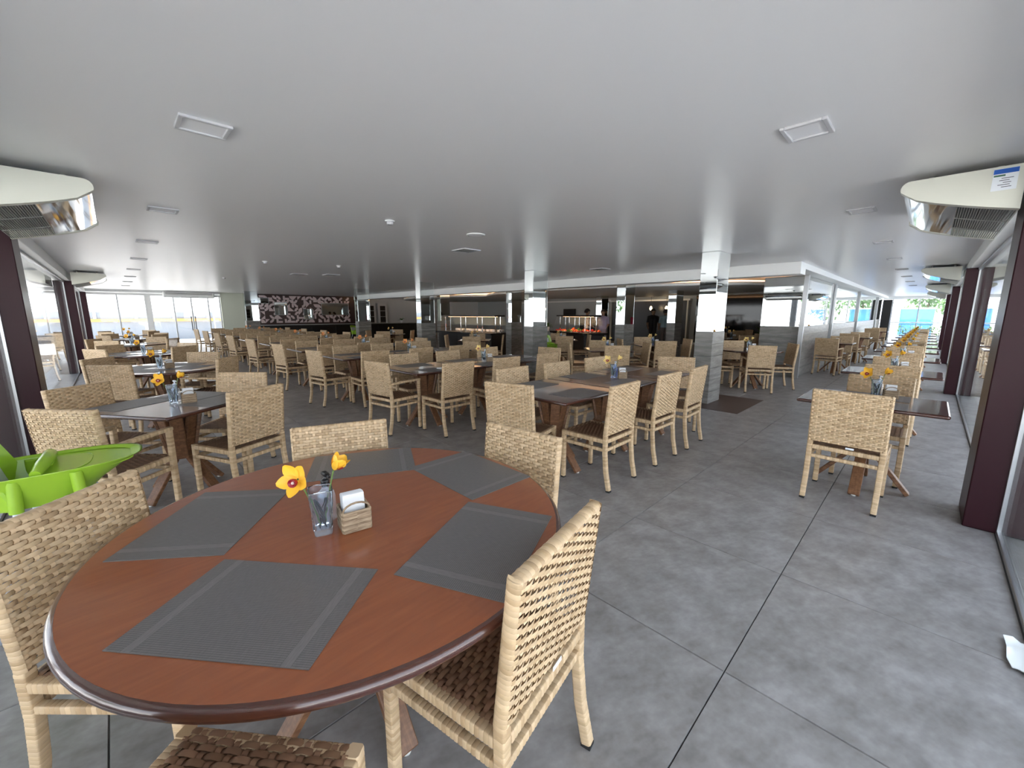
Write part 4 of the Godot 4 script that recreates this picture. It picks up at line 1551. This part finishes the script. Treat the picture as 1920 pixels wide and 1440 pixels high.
func window_row() -> void:
	var xs := [4.43, 6.80, 9.00, 10.95, 12.60, 14.2, 15.8, 17.6, 19.6, 21.8]
	for k in xs.size():
		var x: float = xs[k]
		var place := "the %s table along the right glass wall" % nth(k)
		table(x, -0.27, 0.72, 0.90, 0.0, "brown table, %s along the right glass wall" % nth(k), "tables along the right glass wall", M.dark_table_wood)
		var c := chair_top(x - 0.615, -0.34 if k == 0 else -0.24, 1.0, 0.02, "wicker chair on the near side of %s" % place, "chairs along the right glass wall")
		if k == 0:
			tag_part(c)
		chair_top(x + 0.60, -0.26, -1.0, 0.0, "wicker chair on the far side of %s" % place, "chairs along the right glass wall")
		for s in [-1, 1]:
			placemat(x + s * 0.2, -0.27, PI / 2, 2, "dark placemat on the %s side of %s" % ["near" if s < 0 else "far", place], "placemats along the right glass wall")
		centerpiece(x + 0.18, -0.26, -1.5, place, 1, 0, 2 if k < 6 else 1)

func hall_tables() -> void:
	var q := [[7.10, -4.5, 0.0, "the table left of the nearest mirrored column"], [8.95, -4.45, 0.0, "the table in front of the dark doorway"], [7.10, -8.75, 0.0, "the table in front of the glass-topped buffet"], [7.0, -13.35, 0.0, "the table beside the third mirrored column"], [9.08, -2.46, 0.56, "the round table before the mirrored wall"], [8.95, -7.2, 0.0, "the table in front of the fruit buffet"], [12.9, -4.0, 0.0, "the table behind the nearest mirrored column"], [16.2, -5.2, 0.0, "the table before the dark glass wall"]]
	for k in q.size():
		var p: String = q[k][3]
		var lab := "brown %s" % p.replace("the ", "", ) if false else ""
		lab = ("round dark table, one before the mirrored wall" if k == 4 else "turned square table, " + p.trim_prefix("the table "))
		table(q[k][0], q[k][1], 0.84, 0.84, PI / 4, lab, "turned tables of the buffet hall", M.dark_table_wood, q[k][2])
		for s in 4:
			var a: float = PI / 4 + PI / 2 * s
			var r := 0.78
			if k == 4:
				a = [0.74, 2.28, 3.66, 5.26][s]
				r = 0.86 if s == 1 else 0.74
			chair_top(q[k][0] + cos(a) * r, q[k][1] - sin(a) * r, -cos(a), sin(a), "wicker chair, %s seat at %s" % [["far", "left", "near", "right"][s], p], "chairs of the buffet hall", s == 2 and k != 2)
		centerpiece(q[k][0] + 0.05, q[k][1] - 0.05, -0.9, p, 2 if k < 2 else 1, 2)
	var e := [[12.85, -1.56, "the small table before the fire extinguisher"], [16.3, -1.52, "the small table behind the fire extinguisher"], [22.6, -1.50, "the last small table of the mirrored aisle"]]
	for k in 3:
		table(e[k][0], e[k][1], 0.66, 0.66, 0.0, "small square table, " + e[k][2].trim_prefix("the small table ").trim_prefix("the "), "small tables of the mirrored aisle", M.dark_table_wood)
		chair_top(e[k][0] - 0.70, e[k][1] - 0.12, 1.0, 0.1, "wicker armchair, near side of %s" % e[k][2], "chairs of the mirrored aisle", k == 0)
		chair_top(e[k][0] + 0.60, e[k][1], -1.0, 0.0, "wicker chair, far side of %s" % e[k][2], "chairs of the mirrored aisle")
		basket_things(Vector3(e[k][0], 0.7505, e[k][1]), 0.4, e[k][2])

# ------------------------------------------------------------------ ceiling fittings
func ceiling_fittings() -> void:
	var k := 0
	for q in [[0.456, 0, -1], [0, -0.58, 1]]:
		for i in 8:
			var s := -1 if q[2] < 0 else 1
			var at := Vector3(0.456, CEIL, -2.76 - i * 2.36) if s < 0 else Vector3(2.74 + i * 2.40, CEIL, -0.58)
			var t := thing("ceiling_light", "square recessed ceiling light of the %s row, %s from the camera" % ["left" if s < 0 else "right", nth(i)], "ceiling light", at, 0.0, "recessed ceiling lights")
			light_fitting(t)
			k += 1
	# smoke detectors, speakers and air grilles
	var d := [[2.194, -4.074, 0], [3.31, -4.029, 1], [2.142, -8.719, 0], [3.377, -8.443, 0], [2.245, -13.2, 0], [7.4, -7.0, 0], [3.978, -5.076, 2], [7.627, -5.108, 2], [3.376, -10.9, 2], [4.0, -10.5, 2]]
	var names := ["near the round table", "near the second long table", "left over the fourth long table", "right over the fourth long table", "over the sixth long table", "by the second mirrored column"]
	for i in d.size():
		var q: Array = d[i]
		var at := Vector3(q[0], CEIL, q[1])
		var mb := MB.new()
		if q[2] == 0:
			var t := thing("smoke_detector", "white smoke detector on the ceiling, %s" % names[i], "smoke detector", at, 0.0, "smoke detectors")
			mb.lathe([Vector2(0.0, -0.012), Vector2(0.045, -0.012), Vector2(0.05, 0.0)], 18)
			part("base", mb.done(M.white_paint), t)
			mb = MB.new()
			mb.lathe([Vector2(0.0, -0.042), Vector2(0.024, -0.041), Vector2(0.032, -0.034), Vector2(0.034, -0.012)], 18)
			part("sensor", mb.done(M.lamp_frame), t)
		elif q[2] == 1:
			var t := thing("ceiling_speaker", "round flat white ceiling speaker over the second long table", "speaker", at)
			mb.lathe([Vector2(0.0, -0.012), Vector2(0.085, -0.012), Vector2(0.10, -0.004), Vector2(0.10, 0.0)], 28)
			part("grille", mb.done(M.lamp_diffuser), t)
			mb = MB.new()
			mb.lathe([Vector2(0.098, -0.010), Vector2(0.112, -0.010), Vector2(0.116, 0.0)], 28)
			part("ring", mb.done(M.white_paint), t)
		else:
			var t := thing("air_grille", "square ceiling air grille %s" % ["over the second long table", "by the white dropped beam", "left over the fifth long table", "right over the fifth long table"][i - 6], "air grille", at, 0.0, "ceiling air grilles")
			part("frame", frame_mesh(0.32, 0.32, 0.02, M.lamp_frame), t)
			for j in 6:
				part("slat", slat_mesh(), t).position = Vector3(0, -0.006, -0.115 + j * 0.046)
	var hw := thing("wall_air_conditioner", "long white air conditioner over the far glazing", "air conditioner", Vector3(2.5, 2.14, ZF + 0.12))
	part("body", plain_box(Vector3(0, 0.13, 0.02), Vector3(1.75, 0.25, 0.24), M.white_paint, 0.03), hw)
	for j in 3:
		part("louvre", plain_box(Vector3(0, 0.20 - j * 0.03, 0.142), Vector3(1.6, 0.012, 0.012), M.pump_black if j == 1 else M.ac_grill, 0.002), hw)
	part("flap", plain_box(Vector3(0, 0.02, 0.13), Vector3(0.6, 0.02, 0.04), M.ac_grill, 0.004), hw)

func light_fitting(t: Node3D) -> void:
	part("frame", frame_mesh(0.225, 0.205, 0.022, M.lamp_frame), t)
	if not meshes.has("diffuser"):
		meshes["diffuser"] = plain_box(Vector3(0, -0.002, 0), Vector3(0.182, 0.006, 0.162), M.lamp_diffuser)
	part("diffuser", meshes["diffuser"], t)

func frame_mesh(w: float, d: float, b: float, m: Material) -> Mesh:
	var key := "frame%s%s%s" % [w, d, m.resource_name]
	if not meshes.has(key):
		var mb := MB.new()
		for s in [-1, 1]:
			mb.box(Vector3(0, -0.006, s * (d - b) * 0.5), Vector3(w, 0.014, b), 0.003)
			mb.box(Vector3(s * (w - b) * 0.5, -0.006, 0), Vector3(b, 0.0136, d - 2 * b), 0.003)
		meshes[key] = mb.done(m)
	return meshes[key]

func slat_mesh() -> Mesh:
	if not meshes.has("slat_ac"):
		var mb := MB.new()
		mb.T = Transform3D(Basis(Vector3.RIGHT, 0.5), Vector3.ZERO)
		mb.box(Vector3.ZERO, Vector3(0.28, 0.003, 0.034), 0.001)
		meshes["slat_ac"] = mb.done(M.ac_grill)
	return meshes["slat_ac"]

# under-ceiling air conditioners. local: x along the wall, z out of the wall into the room, y up from floor
func air_conditioners() -> void:
	var places := [[Vector3(4.15, 0, 0.30), PI, "right glass wall, nearest the camera", true], [Vector3(11.9, 0, 0.30), PI, "right glass wall, second", false], [Vector3(18.8, 0, 0.30), PI, "right glass wall, third", false], [Vector3(24.8, 0, 0.30), PI, "right glass wall, fourth", false], [Vector3(-0.55, 0, -4.2), PI / 2, "left glass wall, nearest the camera", false], [Vector3(-0.55, 0, -13.4), PI / 2, "left glass wall, second", false]]
	var L := 1.5
	# outline of the end cap: u out of the wall, y
	var o := PackedVector2Array()
	o.append(Vector2(0.0, 2.365))
	o.append(Vector2(0.50, 2.365))
	for k in 7:
		var a := PI * 0.5 - PI * 0.62 * k / 6.0
		o.append(Vector2(0.515 + cos(a) * 0.05, 2.315 + sin(a) * 0.05))
	for k in 8:
		var s := (k + 1) / 8.0
		o.append(Vector2(lerpf(0.545, 0.0, s), 2.272 - 0.175 * pow(s, 0.72)))
	for k in places.size():
		var q: Array = places[k]
		var t := thing("ceiling_air_conditioner", "cream under-ceiling air conditioner with chrome belly, %s" % q[2], "air conditioner", q[0], q[1], "under-ceiling air conditioners")
		# the turn maps local x to -x (right wall) so mirror the length there
		var dir: float = -1.0 if k < 4 else 1.0
		var ends := [0.0, dir * L]
		var i := 0
		for e in ends:
			var mb := MB.new()
			mb.T = Transform3D(Basis(Vector3(0, 0, 1), Vector3(0, 1, 0), Vector3(-1, 0, 0)), Vector3(e, 0, 0))
			var s := -1.0 if (e == 0.0) == (dir > 0) else 1.0
			mb.prism(o, -0.035, 0.035)
			part("end_cap", mb.done(M.ac_cream), t)
			i += 1
		# shell between the caps
		var lo := []
		var hi := []
		for p in o:
			var g := Vector2(p.x, p.y)
			g = g + (Vector2(0.27, 2.30) - g) * 0.035
			lo.append(Vector3(dir * 0.03, g.y, g.x))
			hi.append(Vector3(dir * (L - 0.03), g.y, g.x))
		var mt := MB.new()
		mt.sheet([lo.slice(0, 5), hi.slice(0, 5)], false, dir < 0)
		part("top_cover", mt.done(M.ac_cream), t)
		mt = MB.new()
		mt.sheet([lo.slice(4, 13), hi.slice(4, 13)], false, dir < 0)
		part("chrome_front", mt.done(M.chrome), t)
		mt = MB.new()
		mt.T = Transform3D(Basis(), Vector3(0, 0.055, 0))
		mt.sheet([lo.slice(12, 17), hi.slice(12, 17)], false, dir < 0)
		part("intake", mt.done(M.inner_plastic), t)
		# intake bars
		var a: Vector3 = lo[12]
		var b: Vector3 = lo[16]
		for j in 22:
			var s := j / 21.0
			var p: Vector3 = lo[12].lerp(lo[14], s * 2) if s < 0.5 else lo[14].lerp(lo[16], s * 2 - 1)
			if j % 1 == 0:
				part("bar", bar(Vector3(dir * 0.04, p.y - 0.002, p.z), Vector3(dir * (L - 0.04), p.y - 0.002, p.z), 0.005, 0.008, M.ac_grill, 0.0), t)
		for s in [0.33, 0.66]:
			for h in 2:
				part("crossbar", bar(Vector3(dir * L * s, lo[12 + h * 2].y - 0.006, lo[12 + h * 2].z), Vector3(dir * L * s, lo[14 + h * 2].y - 0.006, lo[14 + h * 2].z), 0.012, 0.006, M.ac_grill, 0.0), t)
		# hanger rods up to the ceiling
		for x in [0.15, L - 0.15]:
			for z in [0.1, 0.42]:
				part("hanger", bar(Vector3(dir * x, 2.36, z), Vector3(dir * x, CEIL, z), 0.03, 0.03, M.ac_grill, 0.002), t)
		if q[3]:
			var st := part("energy_label", plain_box(Vector3(0.0372, 2.285, 0.085), Vector3(0.0015, 0.13, 0.105), M.sticker_white), t)
			tag(st, "energy label with blue head")
			part("blue_head", plain_box(Vector3(0.0384, 2.334, 0.085), Vector3(0.0012, 0.028, 0.103), M.sticker_blue), st)
			part("green_bar", plain_box(Vector3(0.0384, 2.309, 0.110), Vector3(0.0012, 0.010, 0.048), M.sticker_green), st)
			for j in 5:
				part("print_line", plain_box(Vector3(0.0384, 2.292 - j * 0.013, 0.075 + 0.012 * (j % 2)), Vector3(0.0012, 0.0035, 0.05 - 0.008 * (j % 3)), M.sticker_ink), st)

# ------------------------------------------------------------------ green high chairs
func high_chairs() -> void:
	var hc := make_high_chair()
	var a: Node3D = hc
	add_child(a)
	a.name = numbered("high_chair")
	a.position = Vector3(-0.36, 0, -3.07)
	a.rotation.y = facing(1.0, 0.05)
	tag(a, "bright green plastic high chair with tray at the left edge", "high chair", "green high chairs")
	copy(hc, "high_chair", "small green high chair behind the second mirrored column", Vector3(7.85, 0, -6.78), facing(-0.4, 0.8), "green high chairs")
	copy(hc, "high_chair", "small green high chair far back by the bar", Vector3(8.05, 0, -18.6), facing(0.4, 0.8), "green high chairs")

func make_high_chair() -> Node3D:
	# faces -z; the tray is in front
	var t := Node3D.new()
	# tub and tray: outline rings seen from above, stacked
	var ring := func(y: float, grow: float, nose: float):
		var row := []
		for k in 40:
			var an := TAU * k / 40
			var c := cos(an)
			var s := sin(an)
			var x := 0.215 * signf(c) * pow(absf(c), 0.55)
			var z := 0.0
			if s >= 0:
				z = 0.20 * pow(s, 0.6)
			else:
				z = -nose * pow(maxf(-s, 0.0), 0.75)
				x *= 1.0 - 0.20 * pow(maxf(-s, 0.0), 3.0)
			row.append(Vector3(x * (1 + grow), y, z * (1 + grow * 0.6)))
		return row
	var mb := MB.new()
	var rows := [ring.call(0.535, -0.22, 0.20), ring.call(0.60, -0.10, 0.25), ring.call(0.665, -0.02, 0.33), ring.call(0.695, 0.03, 0.37), ring.call(0.703, 0.05, 0.385), ring.call(0.700, 0.02, 0.375), ring.call(0.690, -0.04, 0.355)]
	mb.sheet(rows, true)
	# inner side of the tub, behind the tray
	var inner := []
	for y in [[0.690, -0.04], [0.60, -0.16], [0.545, -0.24]]:
		inner.append(ring.call(y[0], y[1], 0.20))
	mb.sheet(inner, true, true)
	part("tub", mb.done(M.green_plastic), t)
	# tray plate
	mb = MB.new()
	var outline := PackedVector2Array()
	for k in 17:
		var an := PI + PI * k / 16
		var c := cos(an)
		var s := sin(an)
		outline.append(Vector2(0.205 * signf(c) * pow(absf(c), 0.55) * (1.0 - 0.20 * pow(maxf(-s, 0.0), 3.0)), 0.36 * pow(maxf(-s, 0.0), 0.75) + 0.0))
	mb.T = Transform3D(Basis(Vector3.RIGHT, Vector3(0, 0, -1), Vector3(0, 1, 0)), Vector3(0, 0.683, -0.0))
	mb.prism(outline, -0.008, 0.004)
	mb.T = Transform3D()
	part("tray", mb.done(M.green_plastic), t)
	# front roll of the tub and the crotch post
	mb = MB.new()
	mb.tube([Vector3(-0.20, 0.700, -0.02), Vector3(-0.10, 0.722, -0.035), Vector3(0, 0.726, -0.04), Vector3(0.10, 0.722, -0.035), Vector3(0.20, 0.700, -0.02)], [0.020, 0.027, 0.028, 0.027, 0.020], 12)
	mb.tube([Vector3(0, 0.72, -0.04), Vector3(0, 0.66, -0.01), Vector3(0, 0.56, 0.0)], [0.026, 0.028, 0.032], 10)
	part("crotch_post", mb.done(M.green_plastic), t)
	# backrest shell
	mb = MB.new()
	rows = []
	for i in 9:
		var s := i / 8.0
		var row := []
		for j in 11:
			var e := j / 5.0 - 1.0
			var w := 0.205 * (1.0 - 0.22 * s * s)
			row.append(Vector3(e * w, 0.54 + 0.40 * s - 0.03 * e * e * s, 0.165 + 0.10 * s - 0.12 * pow(absf(e), 3.0) * (1.0 - 0.3 * s)))
		rows.append(row)
	mb.sheet(rows)
	var rows2 := []
	for r in rows:
		var row := []
		for p in r:
			row.append(p + Vector3(0, 0, 0.014))
		rows2.append(row)
	mb.sheet(rows2, false, true)
	for i in 8:
		for e in [0, 10]:
			mb.face([rows[i][e], rows[i + 1][e], rows2[i + 1][e], rows2[i][e]], Vector3(-1 if e == 0 else 1, 0, 0))
	for j in 10:
		mb.face([rows[8][j], rows[8][j + 1], rows2[8][j + 1], rows2[8][j]], Vector3.UP)
	part("back_shell", mb.done(M.green_plastic), t)
	mb = MB.new()
	mb.T = Transform3D(Basis(Vector3.RIGHT, 0.24), Vector3(0, 0.72, 0.165))
	mb.box(Vector3.ZERO, Vector3(0.26, 0.26, 0.03), 0.012)
	part("pad", mb.done(M.pale_pad), t)
	part("seat", plain_box(Vector3(0, 0.545, 0.04), Vector3(0.33, 0.02, 0.26), M.green_plastic, 0.008), t)
	for sx in [-1, 1]:
		for sz in [-1, 1]:
			mb = MB.new()
			var zt: float = -0.05 + sz * 0.10
			mb.tube([Vector3(sx * 0.196, 0.66, zt), Vector3(sx * 0.205, 0.52, zt + sz * 0.008), Vector3(sx * 0.365, 0.012, zt + sz * 0.085)], 0.0135, 10)
			var l := part("leg", mb.done(M.white_tube), t)
			mb = MB.new()
			mb.tube([Vector3(sx * 0.360, 0.03, zt + sz * 0.082), Vector3(sx * 0.368, 0.0, zt + sz * 0.086)], 0.016, 10)
			part("foot", mb.done(M.outer_grey), l)
			mb = MB.new()
			mb.tube([Vector3(sx * 0.197, 0.685, zt), Vector3(sx * 0.204, 0.535, zt + sz * 0.007)], 0.025, 12)
			part("leg_socket", mb.done(M.green_plastic), t)
	return t

# ------------------------------------------------------------------ odds and ends
func odds_and_ends() -> void:
	var t := thing("fire_extinguisher", "red fire extinguisher on a stand against the mirrored wall", "fire extinguisher", Vector3(15.02, 0, -1.82))
	var mb := MB.new()
	mb.lathe([Vector2(0.0, 0.08), Vector2(0.08, 0.08), Vector2(0.09, 0.10), Vector2(0.09, 0.50), Vector2(0.07, 0.57), Vector2(0.03, 0.60), Vector2(0.03, 0.64), Vector2(0.0, 0.64)], 20)
	part("cylinder", mb.done(M.red_paint), t)
	part("valve", plain_box(Vector3(0, 0.665, 0), Vector3(0.05, 0.05, 0.04), M.pump_black, 0.006), t)
	part("handle", plain_box(Vector3(-0.05, 0.70, 0), Vector3(0.14, 0.02, 0.025), M.pump_black, 0.004), t)
	mb = MB.new()
	mb.tube([Vector3(0.03, 0.66, 0), Vector3(0.12, 0.62, 0.02), Vector3(0.125, 0.45, 0.03), Vector3(0.11, 0.25, 0.03)], 0.011, 8)
	part("hose", mb.done(M.pump_black), t)
	part("label", plain_box(Vector3(-0.045, 0.36, 0.0805), Vector3(0.05, 0.16, 0.004), M.sticker_white), t)
	for s in [-1, 1]:
		part("stand_leg", bar(Vector3(s * 0.08, 0.1, 0), Vector3(s * 0.10, 0.0, 0.05), 0.015, 0.015, M.red_paint), t)
		part("stand_leg", bar(Vector3(s * 0.08, 0.1, 0), Vector3(s * 0.10, 0.0, -0.05), 0.015, 0.015, M.red_paint), t)
	# crumpled paper at the foot of the right glass wall
	mb = MB.new()
	var rows := []
	for i in 5:
		var row := []
		for j in 5:
			row.append(Vector3((i - 2) * 0.06 + rng.randf_range(-0.01, 0.01), 0.004 + rng.randf_range(0.0, 0.02), (j - 2) * 0.022 + rng.randf_range(-0.006, 0.006)))
		rows.append(row)
	mb.sheet(rows)
	var rows2 := []
	for r in rows:
		var row := []
		for p in r:
			row.append(Vector3(p.x, maxf(p.y - 0.003, 0.0), p.z))
		rows2.append(row)
	mb.sheet(rows2, false, true)
	var pp := lone("crumpled_paper", mb.done(M.paper), "crumpled white paper on the floor by the right glass", "paper")
	pp.position = Vector3(2.60, 0.001, 0.447)
	# tall magenta curtain beside the nearest mirrored column
	var cu := thing("magenta_banner", "tall magenta banner behind the nearest mirrored column", "banner", Vector3(12.2, 0, -4.75), 0.6)
	mb = MB.new()
	rows = []
	for i in 2:
		var row := []
		for j in 13:
			row.append(Vector3(-0.12 + j * 0.02, 0.1 + i * 1.25, 0.012 * sin(j * 1.6)))
		rows.append(row)
	mb.sheet(rows)
	part("cloth", mb.done(M.magenta), cu)
	part("pole", bar(Vector3(0, 0.0, -0.03), Vector3(0, 1.4, -0.03), 0.02, 0.02, M.aluminium), cu)
	part("foot", plain_box(Vector3(0, 0.01, -0.03), Vector3(0.3, 0.02, 0.2), M.aluminium, 0.004), cu)

# ------------------------------------------------------------------ people (small, far back in the buffet hall)
func sd_capsule(p: Vector3, a: Vector3, b: Vector3, ra: float, rb: float) -> float:
	var ab := b - a
	var h := clampf((p - a).dot(ab) / maxf(ab.length_squared(), 1e-9), 0.0, 1.0)
	return (p - a - ab * h).length() - lerpf(ra, rb, h)

func smin(a: float, b: float, k: float) -> float:
	var h := maxf(k - absf(a - b), 0.0) / k
	return minf(a, b) - h * h * k * 0.25

func person_mesh(bones: Array, tint: Callable) -> Mesh:
	# surface nets over the smooth union of tapered bones
	var cell := 0.022
	var lo := Vector3(99, 99, 99)
	var hi := -lo
	for q in bones:
		for e in 2:
			var r: float = q[2 + e] + 0.05
			lo = lo.min(q[e] - Vector3(r, r, r))
			hi = hi.max(q[e] + Vector3(r, r, r))
	var n := Vector3i(((hi - lo) / cell).ceil()) + Vector3i(2, 2, 2)
	var f := PackedFloat32Array()
	f.resize(n.x * n.y * n.z)
	f.fill(1.0)
	for q in bones:
		var ra: float = maxf(q[2], q[3]) + 0.06
		var a0 := Vector3i(((q[0].min(q[1]) - Vector3(ra, ra, ra) - lo) / cell).floor()).clamp(Vector3i.ZERO, n - Vector3i.ONE)
		var a1 := Vector3i(((q[0].max(q[1]) + Vector3(ra, ra, ra) - lo) / cell).ceil()).clamp(Vector3i.ZERO, n - Vector3i.ONE)
		for z in range(a0.z, a1.z + 1):
			for y in range(a0.y, a1.y + 1):
				for x in range(a0.x, a1.x + 1):
					var i := x + n.x * (y + n.y * z)
					f[i] = smin(f[i], sd_capsule(lo + Vector3(x, y, z) * cell, q[0], q[1], q[2], q[3]), 0.035)
	var id := PackedInt32Array()
	id.resize(f.size())
	id.fill(-1)
	var mb := MB.new()
	var offs := [0, 1, n.x, n.x + 1, n.x * n.y, n.x * n.y + 1, n.x * n.y + n.x, n.x * n.y + n.x + 1]
	for z in n.z - 1:
		for y in n.y - 1:
			for x in n.x - 1:
				var i := x + n.x * (y + n.y * z)
				var mask := 0
				for k in 8:
					if f[i + offs[k]] < 0.0:
						mask |= 1 << k
				if mask == 0 or mask == 255:
					continue
				var s := Vector3.ZERO
				var cnt := 0
				for e in [[0, 1], [2, 3], [4, 5], [6, 7], [0, 2], [1, 3], [4, 6], [5, 7], [0, 4], [1, 5], [2, 6], [3, 7]]:
					var fa := f[i + offs[e[0]]]
					var fb := f[i + offs[e[1]]]
					if (fa < 0.0) != (fb < 0.0):
						var t := fa / (fa - fb)
						var pa := Vector3(e[0] & 1, (e[0] >> 1) & 1, e[0] >> 2)
						var pb := Vector3(e[1] & 1, (e[1] >> 1) & 1, e[1] >> 2)
						s += pa.lerp(pb, t)
						cnt += 1
				var p := lo + (Vector3(x, y, z) + s / cnt) * cell
				var g := Vector3(f[i + 1] - f[i], f[i + n.x] - f[i], f[i + n.x * n.y] - f[i])
				mb.col = tint.call(p)
				id[i] = mb.vert(p, g if g.length_squared() > 0 else Vector3.UP)
	for z in range(1, n.z - 1):
		for y in range(1, n.y - 1):
			for x in range(1, n.x - 1):
				var i := x + n.x * (y + n.y * z)
				for ax in 3:
					var st: int = [1, n.x, n.x * n.y][ax]
					if (f[i] < 0.0) == (f[i + st] < 0.0):
						continue
					var u: int = [n.x, n.x * n.y, 1][ax]
					var w: int = [n.x * n.y, 1, n.x][ax]
					var q := [id[i - u - w], id[i - w], id[i], id[i - u]]
					if q.min() < 0:
						continue
					if f[i] < 0.0:
						mb.ix.append_array([q[0], q[2], q[1], q[0], q[3], q[2]])
					else:
						mb.ix.append_array([q[0], q[1], q[2], q[0], q[2], q[3]])
	return mb.done(M.tinted)

func person(at: Vector3, turn: float, h: float, top: Color, legs: Color, hair: Color, skirt: bool, bent: float, label: String) -> void:
	var s := h / 1.72
	var v := func(x, y, z): return Vector3(x, y, z) * s
	var B := []
	B.append([v.call(0, 1.62, -0.01), v.call(0, 1.55, -0.02), 0.098 * s, 0.075 * s])
	B.append([v.call(0, 1.49, 0), v.call(0, 1.40, 0.01), 0.052 * s, 0.06 * s])
	for q in [-1, 1]:
		B.append([v.call(q * 0.06, 1.36, 0.01), v.call(q * 0.17, 1.36, 0.01), 0.085 * s, 0.062 * s])
		B.append([v.call(q * 0.08, 1.25, 0.0), v.call(q * 0.075, 0.98, 0.0), 0.112 * s, 0.095 * s])
		B.append([v.call(q * 0.08, 0.98, 0.0), v.call(q * 0.095, 0.50, -0.01), 0.10 * s, 0.062 * s])
		B.append([v.call(q * 0.095, 0.50, -0.01), v.call(q * 0.10, 0.10, 0.02), 0.060 * s, 0.042 * s])
		B.append([v.call(q * 0.10, 0.05, 0.03), v.call(q * 0.11, 0.04, -0.13), 0.045 * s, 0.036 * s])
		var el := Vector3(q * 0.245, 1.09, -0.02 - bent * 0.03) * s
		var wr := Vector3(q * (0.25 - bent * 0.10), 0.86 + bent * 0.18, -0.06 - bent * 0.20) * s
		B.append([v.call(q * 0.205, 1.35, 0.01), el, 0.052 * s, 0.042 * s])
		B.append([el, wr, 0.040 * s, 0.030 * s])
		B.append([wr, wr + (wr - el).normalized() * 0.09 * s, 0.034 * s, 0.02 * s])
	var skin := Color(0.28, 0.17, 0.11)
	var me := person_mesh(B, func(p: Vector3):
		var y := p.y / s
		if y > 1.45: return skin
		if absf(p.x) > 0.19 * s and y < 1.12: return skin
		if y > 0.93: return top
		if y > 0.09: return legs
		return Color(0.02, 0.02, 0.02))
	var t := thing("person", label, "person", at, turn)
	part("body", me, t)
	var mb := MB.new()
	mb.col = hair
	var rows := []
	for i in 9:
		var a := PI * 0.62 * i / 8.0
		var row := []
		for k in 16:
			var b := TAU * k / 16
			var r := 0.112 * s
			var back := 1.0 if sin(b) > -0.3 else 0.72
			row.append(Vector3(sin(a * back) * cos(b) * r, (1.60 + (0.13 if true else 0.0) * cos(a * back)) * s, 0.004 + sin(a * back) * sin(b) * r * 1.08))
		rows.append(row)
	mb.sheet(rows, true, true)
	if skirt:
		mb.tube([v.call(0, 1.62, 0.075), v.call(0, 1.50, 0.10), v.call(0, 1.38, 0.11)], [0.075 * s, 0.06 * s, 0.02 * s], 10)
	part("hair", mb.done(M.tinted), t)

func people() -> void:
	person(Vector3(13.35, 0, -9.45), facing(0.5, 0.6), 1.66, Color(0.45, 0.46, 0.46), Color(0.03, 0.03, 0.05), Color(0.02, 0.015, 0.012), false, 0.8, "person in a pale shirt leaning over the fruit buffet")
	person(Vector3(13.85, 0, -9.05), facing(-0.8, 0.3), 1.64, Color(0.40, 0.38, 0.55), Color(0.32, 0.30, 0.42), Color(0.025, 0.018, 0.015), true, 0.6, "person with long dark hair in a lavender top by the fruit buffet")
	person(Vector3(16.6, 0, -8.35), facing(-0.7, 0.7), 1.68, Color(0.015, 0.015, 0.017), Color(0.015, 0.015, 0.017), Color(0.015, 0.012, 0.01), false, 0.2, "person dressed in black standing before the dark doorway")
	person(Vector3(16.6, 0, -7.80), facing(0.7, -0.7), 1.66, Color(0.30, 0.44, 0.50), Color(0.16, 0.14, 0.14), Color(0.02, 0.015, 0.012), false, 0.1, "person in a light blue shirt standing before the dark doorway")
